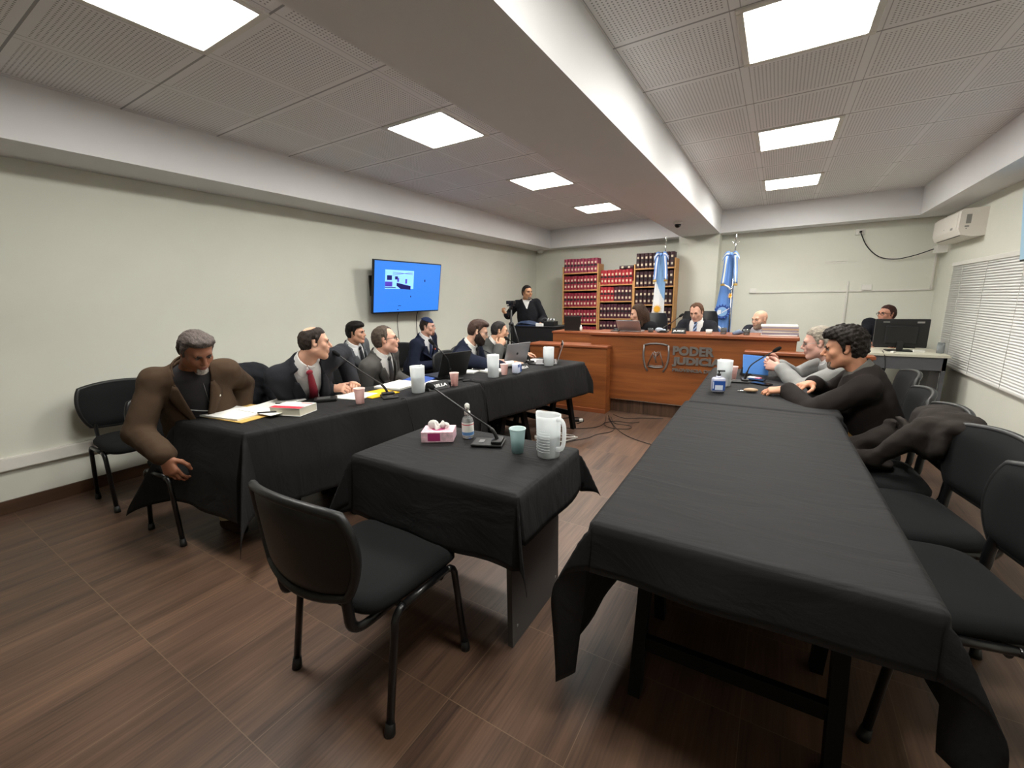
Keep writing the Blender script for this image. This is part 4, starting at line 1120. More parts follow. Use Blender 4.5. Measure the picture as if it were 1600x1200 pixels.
def mic(label, base, rz, tip, bend, bz, plate=True):
    """conference microphone: base, gooseneck to a world tip, foam head"""
    t = thing('gooseneck_microphone', label, 'microphone', (base[0], base[1], bz), rz, 'gooseneck microphones')
    b = MB(); b.box((-.055, -.075, 0), (.055, .075, .012), .005); b.box((-.045, .02, .012), (.045, .07, .028), .006); bs = build('base', b, M['black'], t)
    b = MB(); b.box((-.02, -.045, .012), (.02, -.02, .0135)); build('switch', b, M['grey_metal'], bs)
    R_ = Matrix.Rotation(-rz, 3, 'Z')
    tl = R_ @ (Vector(tip) - Vector((base[0], base[1], bz))); bl_ = R_ @ (Vector(bend) - Vector((base[0], base[1], bz)))
    path = smooth_path([(0, .045, .02), tuple(Vector((0, .045, .055)).lerp(bl_, .25)), tuple(bl_), tuple(tl)], 7)
    b = MB(); b.tube(path[:8], .009, 8); b.tube(path[6:], [.0062] * 3 + [.0048] * (len(path) - 9), 8); build('gooseneck', b, M['black'], t)
    d = (path[-1] - path[-3]).normalized()
    b = MB(); b.tube([path[-1] - d * .02, path[-1] - d * .005, path[-1] + d * .02, path[-1] + d * .038, path[-1] + d * .046], [.008, .0145, .0155, .012, .004], 12); build('foam_head', b, M['blackfab'], t)
    return t
mic('gooseneck microphone in front of the balding man, base beside the pink cup', (-2.34, 2.10, 0), RA + 1.2, (-2.66, 1.94, 1.055), (-2.50, 2.01, .93), ZA)
mic('gooseneck microphone pointing at the man in the skullcap', (-2.36, 2.86, 0), 1.2, (-2.46, 2.72, 1.07), (-2.38, 2.80, .94), ZBt)
mic('gooseneck microphone behind the silver laptop at the far left table', (-2.17, 3.94, 0), 1.2, (-2.40, 3.82, 1.01), (-2.26, 3.88, .91), ZBt)
mic('gooseneck microphone on the small middle desk, stem bent to the left', (-1.125, 1.60, 0), -1.2, (-1.52, 1.66, .975), (-1.22, 1.60, .875), ZM)
mic('gooseneck microphone on the right table pointing right, before the blue tablet', (-.22, 3.77, 0), -1.4, (.01, 3.84, 1.005), (-.13, 3.79, .90), ZD)
mic('gooseneck microphone on the bench in front of the silver laptop', (-1.74, 5.38, 0), .0, (-1.49, 5.42, 1.10), (-1.64, 5.40, 1.06), 1.0)
mic('gooseneck microphone on the bench left of the judge', (-1.16, 5.38, 0), PI, (-1.00, 5.52, 1.19), (-1.10, 5.44, 1.10), 1.0)

# things on the small middle desk
tb = thing('tissue_box', 'pink patterned tissue box with a white tissue sticking out', 'tissue box', (-1.385, 1.545, ZM), .55)
M['pinkbox'] = mat('pink_floral_card', 'e6c0ca', .6, noise=.30, nscale=55); M['magenta'] = mat('magenta_print', 'a8326a', .6)
b = MB(); b.box((-.078, -.06, 0), (.078, .06, .052), .002); bx = build('carton', b, M['pinkbox'], tb)
b = MB(); b.box((-.045, -.0612, .008), (.015, -.0602, .046)); build('label', b, M['magenta'], bx)
b = MB(); b.tube([(0, 0, .0515), (0, 0, .0535)], .034, 20); build('opening', b, M['magenta'], bx)
b = MB(); P = []
for i in range(9):
    for_row = []
    v = i / 8
    for j in range(17):
        u = -1 + j / 8
        for_row.append((u * .045 * (.75 + .35 * v), .018 * math.sin(5 * u) + .03 * (v - .5) * math.cos(3 * u), .05 + .048 * v * (1 - .55 * math.exp(-(u / .25) ** 2)) - .02 * v * v * abs(u)))
    P.append(for_row)
b.grid(P); b.ball((-.026, .0, .074), (.028, .012, .024), 12); b.ball((.030, .004, .068), (.024, .012, .016), 12)
build('tissue', b, M['paper'], tb, smooth=True, solid=.001)
sp_ = thing('spray_bottle', 'clear spray bottle with a red, white and blue label on the middle desk', 'bottle', (-1.27, 1.63, ZM), .4)
M['clearb'] = mat('clear_bottle', 'f2f4f5', .12, trans=.75)
b = MB(); b.lathe([(0, .002), (.027, .002), (.029, .008), (.029, .085), (.024, .102), (.013, .112), (.012, .12), (0, .12)], 22); build('bottle_body', b, M['clearb'], sp_)
b = MB(); b.lathe([(.0295, .016), (.0295, .082)], 22); lb = build('label', b, M['paper'], sp_)
b = MB(); b.lathe([(.0299, .018), (.0299, .034)], 22); build('blue_stripe', b, mat('label_blue', '5b86b8', .5), lb)
b = MB(); b.lathe([(.0299, .070), (.0299, .074)], 22); build('red_stripe', b, M['red'], lb)
b = MB(); b.tube([(0, 0, .118), (0, 0, .135)], .015, 14); b.tube([(0, 0, .135), (0, 0, .148)], .008, 10); b.tube([(0, 0, .146), (0, 0, .168), (0, -.0, .176)], [.012, .013, .006], 12); b.tube([(0, 0, .16), (0, -.024, .162)], .006, 8); build('spray_head', b, M['plastic_white'], sp_)

# things on the right table
sz = thing('sanitizer_bottle', 'hand sanitizer bottle with blue label and black pump on the right table', 'bottle', (-.315, 3.29, ZD), .25)
b = MB(); b.box((-.046, -.028, 0), (.046, .028, .108), .02, seg=4); b.lathe([(.020, .104), (.018, .118), (0, .118)], 18); build('bottle_body', b, mat('lilac_clear_plastic', 'c9cce4', .2, trans=.35), sz, smooth=True)
b = MB(); b.box((-.040, -.0286, .018), (.040, -.0276, .085)); lb = build('label', b, M['blue'], sz)
b = MB(); b.box((-.024, -.0292, .022), (.026, -.0284, .055)); b.box((-.038, -.0292, .03), (-.032, -.0284, .08)); b.lathe([(.011, .065), (.011, .066)], 10); build('label_print', b, mat('label_pale', 'cfd8e8', .5), lb)
b = MB(); b.tube([(0, 0, .117), (0, 0, .134)], .013, 14); b.tube([(0, 0, .134), (0, 0, .150)], .005, 8); b.box((-.012, -.010, .148), (.038, .010, .158), .003); build('pump', b, M['black'], sz)
tbx = thing('tablet_computer', 'blue backed tablet standing upright near the grey haired man', 'tablet', (-.115, 4.12, ZD), .45)
R_ = TR(0, 0, .012, rx=math.radians(-20), ry=.10)
b = MB(); b.box((-.105, 0, .0), (.105, .010, .165), .004, R_); build('cover', b, mat('blue_cover', '4f86d0', .5), tbx)
b = MB(); b.box((-.1, .0102, .006), (.1, .0112, .159), 0, R_); build('screen', b, M['blackgloss'], tbx)
b = MB(); b.add([(-.105, -.005, 0), (-.02, -.005, 0), (-.105, .06, 0), (-.105, .02, .075)], [(0, 2, 1), (0, 1, 3), (1, 2, 3), (2, 0, 3)]); build('stand', b, M['black'], tbx)
b = MB(); b.box((-.035, -.07, 0), (.035, .07, .009), .003); prop('mobile_phone', b, M['blackgloss'], 'black phone lying beside the front hand of the man in the brown sweater', 'phone', loc=(-.06, 3.74, ZD), rz=1.1)
b = MB(); b.box((-.035, -.07, 0), (.035, .07, .009), .003); b.mi = 1; b.box((.0, .05, .009), (.03, .068, .0095)); prop('mobile_phone', b, [M['blackgloss'], M['grey_metal']], 'black phone with grey camera corner beside the microphone base', 'phone', loc=(-.11, 3.90, ZD), rz=1.3)
b = MB(); b.box((-.02, -.05, 0), (.02, .05, .012), .004); b.mi = 1; b.box((-.021, -.05, .001), (.021, -.01, .0125), .003); prop('marker_pen', b, [M['paper'], mat('pink_cap', 'e07a90', .5)], 'pink and white marker lying below the blue tablet', 'marker', loc=(-.115, 3.98, ZD), rz=1.1)
kp = thing('key_pouch', 'tan leather key pouch with keys on the right table', 'keys', (-.115, 3.40, ZD), .3)
b = MB(); b.ball((0, 0, .014), (.048, .03, .014), 14); build('pouch', b, mat('tan_leather', 'a58a6c', .6), kp)
b = MB(); b.tube(arc((-.055, 0, .008), .014, 0, 2 * PI, 12, 'xy'), .002, 5, caps=False); b.box((-.085, -.006, .004), (-.06, .006, .007)); b.box((-.08, .006, .004), (-.06, .016, .007)); build('keys', b, M['chrome'], kp)

# files and small things on the judges bench
M['filegrey'] = mat('lilac_grey_files', '8d8592', .7); M['filetan'] = mat('tan_file', 'b79a7a', .7)
zz = 1.0
for i, (m_, th, dx, lab) in enumerate(((M['paper'], .012, 0, 'white file at the very bottom of the bench stack'), (M['filegrey'], .020, .006, 'grey file second from the bottom of the bench stack'), (M['paper2'], .012, .01, 'cream file third from the bottom of the bench stack'), (M['filegrey'], .014, -.004, 'grey file in the middle of the bench stack'), (M['filetan'], .016, .008, 'tan file third from the top of the bench stack'), (M['filegrey'], .018, .002, 'grey lilac file second from the top of the bench stack'), (M['paper'], .014, -.006, 'white file on top of the bench stack'))):
    f = thing('case_file', lab, 'file', (.03 + dx, 5.40, zz), rng.uniform(-.03, .03), 'stack of case files on the bench')
    b = MB(); b.box((-.158, -.112, .0012), (.158, .112, th - .0012)); build('sheets', b, M['paper2'], f)
    b = MB(); b.box((-.165, -.118, 0), (.165, .118, .0012)); b.box((-.165, -.118, th - .0012), (.165, .118, th)); b.box((-.165, -.1195, .0), (.165, -.118, th)); build('cover', b, m_, f)
    zz += th + .0004
M['glass'] = mat('clear_glass', 'e6ecee', .05, trans=.9)
def glass(label, x, y, h=.09):
    b = MB(); b.lathe([(0, .001), (.028, .001), (.03, 0), (.034, h), (.032, h), (.028, .008), (0, .008)], 20); return prop('drinking_glass', b, M['glass'], label, 'glass', 'glasses on the bench', loc=(x, y, 1.0))
glass('clear glass on the bench before the bald man', -.27, 5.30, .06); glass('clear glass on the bench left of the national flag', -1.30, 5.34, .05); glass('clear glass on the bench below the provincial flag', -.50, 5.34, .07)
b = MB(); b.lathe([(0, 0), (.03, 0), (.035, .05), (.03, .05), (0, .006)], 16); prop('cup', b, M['plastic_white'], 'small white cup on the bench right of the judge', 'cup', loc=(-.645, 5.30, 1.0))
b = MB(); b.ball((0, 0, .03), (.05, .035, .03), 12); b.ball((.05, .01, .022), (.03, .03, .022), 10); prop('cloth_bundle', b, mat('pale_plastic_bag', 'a7b0bd', .3), 'crumpled pale plastic bag on the bench between flag and woman', 'bag', loc=(-1.20, 5.34, 1.0))
b = MB(); b.tube([(0, 0, 0.008), (.0, .06, .03), (0, .10, .02)], [.02, .03, .01], 10); prop('headset', b, mat('blue_grey_plastic', '6a7890', .5), 'blue grey object on the bench beside the bald man', 'headset', loc=(-.40, 5.28, 1.0), rz=-1.2)

# cables on the floor
def floor_cable(label, pts, r=.004, m=None, z=.005):
    b = MB(); b.tube(smooth_path([(x, y, max(z, r)) for x, y in pts], 6), r, 6); o = build('floor_cable', b, m or M['black']); return tag(o, label, 'cable', 'loose cables on the floor')
floor_cable('black floor cable running from the low desk end to the right table', [(-1.66, 4.93), (-1.56, 4.72), (-1.40, 4.45), (-1.22, 4.25), (-.98, 4.12), (-.60, 4.02), (-.2, 3.9)])
floor_cable('black floor cable looping toward the far left table legs', [(-1.68, 4.9), (-1.60, 4.62), (-1.62, 4.40), (-1.80, 4.24), (-2.05, 4.2), (-2.2, 4.3)])
floor_cable('black floor cable curling forward on the floor near the middle', [(-1.62, 4.8), (-1.45, 4.5), (-1.42, 4.32), (-1.52, 4.15), (-1.56, 4.0), (-1.66, 3.84), (-1.72, 3.7), (-1.75, 3.5)])
floor_cable('tangled black cable knot on the floor by the low desk corner', [(-1.60, 4.86), (-1.48, 4.62), (-1.30, 4.60), (-1.28, 4.48), (-1.45, 4.42), (-1.58, 4.55), (-1.50, 4.70), (-1.32, 4.72), (-1.25, 4.80)], z=.012)
floor_cable('black cable along the platform foot', [(-1.62, 5.0), (-1.45, 4.9), (-1.25, 5.02), (-1.05, 5.1)])
floor_cable('black power lead behind the white adapter on the floor', [(-2.1, 4.55), (-1.95, 4.66), (-1.84, 4.55), (-1.86, 4.42)], .005)
b = MB(); b.box((-.055, -.025, 0), (.055, .025, .03), .005); b.mi = 1; b.box((.0, -.026, .004), (.045, .026, .031), .003); prop('power_adapter', b, [M['black'], M['plastic_white']], 'black and white power adapter on the floor', 'adapter', loc=(-1.88, 4.53, 0), rz=.5)
ps = thing('power_strip', 'white power strip with a tangle of white cords under the far left table', 'power strip', (-1.93, 3.78, 0), .5)
b = MB(); b.box((-.12, -.025, 0), (.12, .025, .035), .006); build('strip_body', b, M['plastic_white'], ps)
b = MB()
b.tube(smooth_path([(.12, 0, .02), (.24, -.05, .03), (.30, .05, .012), (.20, .10, .02), (.12, .05, .06), (.2, -.08, .05), (.32, -.02, .02), (.10, -.14, .01), (-.1, -.2, .01)], 6), .005, 6); build('cord', b, M['plastic_white'], ps)
floor_cable('cable hanging down the front of the near left tablecloth', [], .003) if False else None
b = MB(); b.tube(smooth_path([(-2.20, 2.08, ZA + .004), (-2.165, 2.095, ZA - .002), (-2.135, 2.10, .60), (-2.12, 2.14, .42), (-2.10, 2.22, .30)], 6), .0035, 6); o = build('microphone_cable', b, M['black']); tag(o, 'thin black microphone cable hanging over the near left table edge', 'cable')
# ------------------------------------------------------------------ organic shapes from smooth distance fields
A_ = np.array
def unit(v):
    v = A_(v, float); return v / (np.linalg.norm(v) + 1e-12)

def cone(a, b, ra, rb, k=.02, fl=None):
    return ('c', A_(a, float), A_(b, float), ra, rb, k, fl)
def ell(c, r, R=None, k=.02):
    return ('e', A_(c, float), A_(r, float), np.eye(3) if R is None else R, k)
def rbox(c, h, r, R=None, k=.01):
    return ('b', A_(c, float), A_(h, float), r, np.eye(3) if R is None else R, k)

def pd(p, P):
    t = p[0]
    if t == 'c':
        a, b = p[1], p[2]; ab = b - a; L = ab @ ab + 1e-12
        q = P - a
        h = np.clip((q @ ab) / L, 0, 1)
        d = q - h[..., None] * ab
        if p[6] is not None:          # flattened section: axis, factor
            ax, f = p[6]; ax = A_(ax, float)
            d = d + (d @ ax)[..., None] * ax * (f - 1)
        return np.sqrt((d * d).sum(-1)) - (p[3] + (p[4] - p[3]) * h)
    if t == 'e':
        q = (P - p[1]) @ p[3]; r = p[2]
        k0 = np.sqrt(((q / r) ** 2).sum(-1)); k1 = np.sqrt(((q / (r * r)) ** 2).sum(-1)) + 1e-9
        return k0 * (k0 - 1) / k1
    q = np.abs((P - p[1]) @ p[4]) - (p[2] - p[3])
    return np.sqrt((np.maximum(q, 0) ** 2).sum(-1)) + np.minimum(q.max(-1), 0) - p[3]

def pbox(p):
    if p[0] == 'c':
        r = max(p[3], p[4]); return np.minimum(p[1], p[2]) - r, np.maximum(p[1], p[2]) + r
    r = np.linalg.norm(p[2]) if p[0] == 'b' else None
    if p[0] == 'e':
        e = np.sqrt(((p[3] * p[2]) ** 2).sum(1)); return p[1] - e, p[1] + e
    return p[1] - r, p[1] + r

def smin(a, b, k):
    h = np.maximum(k - np.abs(a - b), 0) / k
    return np.minimum(a, b) - h * h * k * .25

def field(prims, P, inflate=0.0):
    D = np.full(P.shape[:-1], 1.0)
    for p in prims:
        if p[0] == '-':
            d = -pd(p[1], P); k = p[1][-1] if p[1][0] != 'c' else p[1][5]
            D = -smin(-D, -d, k)
        else:
            k = p[5] if p[0] == 'c' else p[-1]
            D = smin(D, pd(p, P) - inflate, k)
    return D

def nets(D, org, h):
    S = D < 0
    nx, ny, nz = D.shape
    c = [S[i:nx - 1 + i, j:ny - 1 + j, k:nz - 1 + k] for i in (0, 1) for j in (0, 1) for k in (0, 1)]
    cnt = sum(x.astype(np.int8) for x in c)
    act = (cnt > 0) & (cnt < 8)
    I = np.argwhere(act)
    if len(I) == 0: return np.zeros((0, 3)), []
    idx = -np.ones(act.shape, np.int64); idx[tuple(I.T)] = np.arange(len(I))
    corners = [(i, j, k) for i in (0, 1) for j in (0, 1) for k in (0, 1)]
    V = [D[I[:, 0] + i, I[:, 1] + j, I[:, 2] + k] for i, j, k in corners]
    acc = np.zeros((len(I), 3)); n = np.zeros(len(I))
    for a in range(8):
        for b in range(a + 1, 8):
            da = A_(corners[b]) - A_(corners[a])
            if abs(da).sum() != 1: continue
            m = (V[a] < 0) != (V[b] < 0)
            t = np.where(m, V[a] / np.where(m, V[a] - V[b], 1), 0)
            acc += np.where(m[:, None], A_(corners[a]) + t[:, None] * da, 0); n += m
    verts = org + (I + acc / n[:, None]) * h
    F = []
    for ax in range(3):
        o = [slice(1, -1)] * 3; o[ax] = slice(0, -1)
        s0 = S[tuple(o)]
        o2 = list(o); o2[ax] = slice(1, None); s1 = S[tuple(o2)]
        E = np.argwhere(s0 != s1)
        if len(E) == 0: continue
        base = E.copy()
        for q in range(3):
            if q != ax: base[:, q] += 1
        u, v = (ax + 1) % 3, (ax + 2) % 3
        def cell(du, dv):
            b = base.copy(); b[:, u] += du; b[:, v] += dv; return idx[b[:, 0], b[:, 1], b[:, 2]]
        q4 = np.stack([cell(-1, -1), cell(0, -1), cell(0, 0), cell(-1, 0)], 1)
        inside0 = s0[tuple(E.T)]
        q4 = np.where(inside0[:, None], q4, q4[:, ::-1])
        F.append(q4[(q4 >= 0).all(1)])
    return verts, np.concatenate(F)

def sdf_mesh(prims, h, inflate=0.0, clip=None, lo=None, hi=None, disp=None, relax=1):
    bs = [pbox(p) for p in prims if p[0] != '-']
    l = np.min([b[0] for b in bs], 0) - inflate - 3 * h - .004; u = np.max([b[1] for b in bs], 0) + inflate + 3 * h + .004
    if lo is not None: l = np.maximum(l, lo)
    if hi is not None: u = np.minimum(u, hi)
    n = np.maximum(np.ceil((u - l) / h).astype(int) + 1, 4)
    ax = [l[i] + h * np.arange(n[i]) for i in range(3)]
    D = np.full(tuple(n), .5)
    def sub(p, mg):
        b0, b1 = pbox(p); i0 = np.clip(np.floor((b0 - mg - l) / h).astype(int), 0, n - 1); i1 = np.clip(np.ceil((b1 + mg - l) / h).astype(int) + 1, 1, n)
        if (i1 <= i0).any(): return None
        sl = tuple(slice(a, b) for a, b in zip(i0, i1))
        P = np.stack(np.meshgrid(*[ax[i][sl[i]] for i in range(3)], indexing='ij'), -1)
        return sl, P
    for p in prims:
        q = p[1] if p[0] == '-' else p
        k = q[5] if q[0] == 'c' else q[-1]
        r = sub(q, k + inflate + 3 * h)
        if r is None: continue
        sl, P = r
        if p[0] == '-': D[sl] = -smin(-D[sl], pd(q, P), k)
        else: D[sl] = smin(D[sl], pd(q, P) - inflate, k)
    if disp is not None or clip is not None:
        near = np.abs(D) < .06 if clip is None else np.ones(D.shape, bool)
        I = np.argwhere(near); P = l + I * h
        d = D[near]
        if disp is not None: d = d + disp(P)
        if clip is not None: d = np.maximum(d, clip(P))
        D[near] = d
    D[0], D[-1], D[:, 0], D[:, -1], D[:, :, 0], D[:, :, -1] = (np.maximum(x, h * .5) for x in (D[0], D[-1], D[:, 0], D[:, -1], D[:, :, 0], D[:, :, -1]))
    return nets(D, l, h)

def sdf_obj(name, chunks, m, parent, smooth=True):
    """chunks: list of (verts, faces) joined into one mesh"""
    V = []; F = []; o = 0
    for v, f in chunks:
        if len(v) == 0: continue
        V.append(v); F.append(np.asarray(f) + o); o += len(v)
    me = bpy.data.meshes.new(name)
    V = np.concatenate(V); F = np.concatenate(F)
    me.vertices.add(len(V)); me.vertices.foreach_set('co', V.astype(np.float32).ravel())
    me.loops.add(F.size); me.loops.foreach_set('vertex_index', F.astype(np.int32).ravel())
    me.polygons.add(len(F)); me.polygons.foreach_set('loop_start', np.arange(0, F.size, 4, dtype=np.int32))
    me.polygons.foreach_set('use_smooth', np.ones(len(F), bool))
    me.update(calc_edges=True)
    return link(name, me, m, parent)

# cheap smooth noise for folds and hair
_nw = np.random.RandomState(3).normal(size=(14, 3)); _np = np.random.RandomState(4).rand(14) * 6.28
def wob(P, f, n=6, s=0):
    r = np.zeros(P.shape[:-1])
    for i in range(s, s + n): r += np.sin((P @ _nw[i]) * f + _np[i])
    return r / n

# ------------------------------------------------------------------ people
SK = {}
def skin(h):
    if h not in SK: SK[h] = mat('skin_' + h, h, .55, noise=.05, nscale=35, sss=.12)
    return SK[h]
CL = {}
def clothm(h, kind='wool'):
    if (h, kind) not in CL: CL[(h, kind)] = mat(kind + '_' + h, h, .88, spec=.2, noise=.10, nscale=260, bump=.15, bscale=600)
    return CL[(h, kind)]
HM = {}
def hairm(h):
    if h not in HM: HM[h] = mat('hair_' + h, h, .6, spec=.18, noise=.55, nscale=60, stretch=(3, .5, 1.6), bump=.5, bscale=160)
    return HM[h]
M['eyewhite'] = mat('eye_white', 'a8a09a', .3); M['iris'] = mat('dark_iris', '2b1a12', .15)

def rotz(v, a):
    c, s = math.cos(a), math.sin(a); v = A_(v, float); return A_([c * v[0] - s * v[1], s * v[0] + c * v[1], v[2]])

def head_frame(yaw, pitch, roll):
    f = A_([-math.sin(yaw) * math.cos(pitch), math.cos(yaw) * math.cos(pitch), math.sin(pitch)])
    r = A_([math.cos(yaw), math.sin(yaw), 0]); u = np.cross(r, f)
    r2 = r * math.cos(roll) + u * math.sin(roll); u2 = np.cross(r2, f)
    return np.stack([r2, f, u2], 1)       # columns

def head_prims(c, R, s, wide=1.0, jaw=1.0, nose=1.0):
    g = lambda x, y, z: c + R @ (A_([x, y, z]) * s)
    rr = lambda *a: A_(a) * s
    P = [ell(g(0, -.014, .036), rr(.0765 * wide, .0985, .088), R, .02 * s),
         ell(g(0, .022, -.030), rr(.0615 * wide, .074, .088), R, .03 * s),
         cone(g(-.045 * wide * jaw, .0, -.062), g(-.012, .062, -.108), .026 * s, .019 * s, .03 * s),
         cone(g(.045 * wide * jaw, .0, -.062), g(.012, .062, -.108), .026 * s, .019 * s, .03 * s),
         ell(g(0, .074, -.104), rr(.024 * jaw, .019, .020), R, .02 * s),
         cone(g(-.036, .078, .026), g(.036, .078, .026), .0155 * s, .0155 * s, .02 * s),
         ell(g(-.043, .060, -.022), rr(.022, .020, .022), R, .025 * s), ell(g(.043, .060, -.022), rr(.022, .020, .022), R, .025 * s),
         ('-', ell(g(-.032, .101, .004), rr(.017, .016, .012), R, .014 * s)), ('-', ell(g(.032, .101, .004), rr(.017, .016, .012), R, .014 * s)),
         cone(g(0, .088, .018), g(0, .112 * nose + .0, -.026), .0085 * s, .0125 * s, .012 * s),
         ell(g(-.012, .100, -.034), rr(.0085, .010, .008), R, .008 * s), ell(g(.012, .100, -.034), rr(.0085, .010, .008), R, .008 * s),
         ell(g(0, .088, -.058), rr(.030, .014, .018), R, .015 * s), ell(g(0, .0895, -.074), rr(.020, .011, .008), R, .010 * s)]
    for q in (-1, 1):
        Re = R @ A_([[1, 0, 0], [0, 1, 0], [0, 0, 1]]) @ np.array(Euler((.15, 0, -.35 * q)).to_matrix())
        P += [ell(g(q * .077 * wide, -.010, -.004), rr(.0085, .019, .032), Re, .006 * s), ('-', ell(g(q * .086 * wide, -.004, -.002), rr(.006, .009, .016), Re, .006 * s))]
    return P

def hand_prims(W, d, nrm, side, s=1.0, curl=.3, spread=.06, thumb=.5, curls=None):
    """W wrist, d towards the fingers, nrm out of the back of the hand; side +1 right hand, -1 left. thumb on the inner side"""
    d = unit(d); nrm = unit(A_(nrm, float) - d * (A_(nrm, float) @ d)); x = np.cross(d, nrm) * 1.0
    x = x * (-side)          # towards the thumb
    g = lambda a, b, c: W + (x * a + d * b + nrm * c) * s
    P = [cone(g(.002, -.03, 0), g(.004, .012, 0), .025 * s, .024 * s, .02 * s, (nrm, 1.25))]
    P += [cone(g(.012, .01, 0), g(.022, .080, .0), .0165 * s, .0125 * s, .018 * s), cone(g(.0, .01, .001), g(.002, .084, .003), .017 * s, .0125 * s, .018 * s),
          cone(g(-.012, .012, 0), g(-.018, .080, .001), .016 * s, .012 * s, .018 * s), cone(g(-.016, .016, -.002), g(-.035, .072, -.003), .0155 * s, .0115 * s, .018 * s)]
    L = ((.030, .082, .0, (.040, .026, .021), .0092), (.0085, .087, .002, (.044, .029, .022), .0095), (-.014, .083, .001, (.041, .027, .021), .0090), (-.034, .073, -.003, (.032, .021, .019), .0080))
    for i, (a, b, c, seg, r) in enumerate(L):
        cu = curls[i] if curls else curl * (1 + .12 * i)
        p = g(a * .93, b - .006, c); ang = cu * .9; yaw = (a - .0) * spread * 22
        for j, l in enumerate(seg):
            dirv = (d * math.cos(ang) - nrm * math.sin(ang)) + x * math.sin(yaw) * .35
            q = p + unit(dirv) * l * s
            P.append(cone(p, q, r * s * (1 - .09 * j), r * s * (.92 - .09 * j), .0055 * s)); p = q
            ang += cu * 1.15
    p = g(.022, .022, -.004); ta = thumb
    dirs = (x * .78 + d * .58 - nrm * .25, x * (.55 - .25 * ta) + d * .80 - nrm * (.15 + .3 * ta), x * (.25 - .5 * ta) + d * .92 - nrm * (.15 + .35 * ta))
    for j, (dv, l) in enumerate(zip(dirs, (.042, .033, .027))):
        q = p + unit(dv) * l * s
        P.append(cone(p, q, (.0145, .0112, .0102)[j] * s, (.0112, .0102, .0082)[j] * s, .012 * s if j == 0 else .006 * s)); p = q
    return P

def ik(S, W, l1, l2, pole):
    S, W = A_(S, float), A_(W, float); v = W - S; D = np.linalg.norm(v)
    D2 = min(D, (l1 + l2) * .995)
    u = v / D; a = (l1 * l1 - l2 * l2 + D2 * D2) / (2 * D2); hh = math.sqrt(max(l1 * l1 - a * a, 0))
    if D > D2: a *= D / D2
    p = A_(pole, float); p = unit(p - u * (p @ u))
    return S + u * a + p * hh

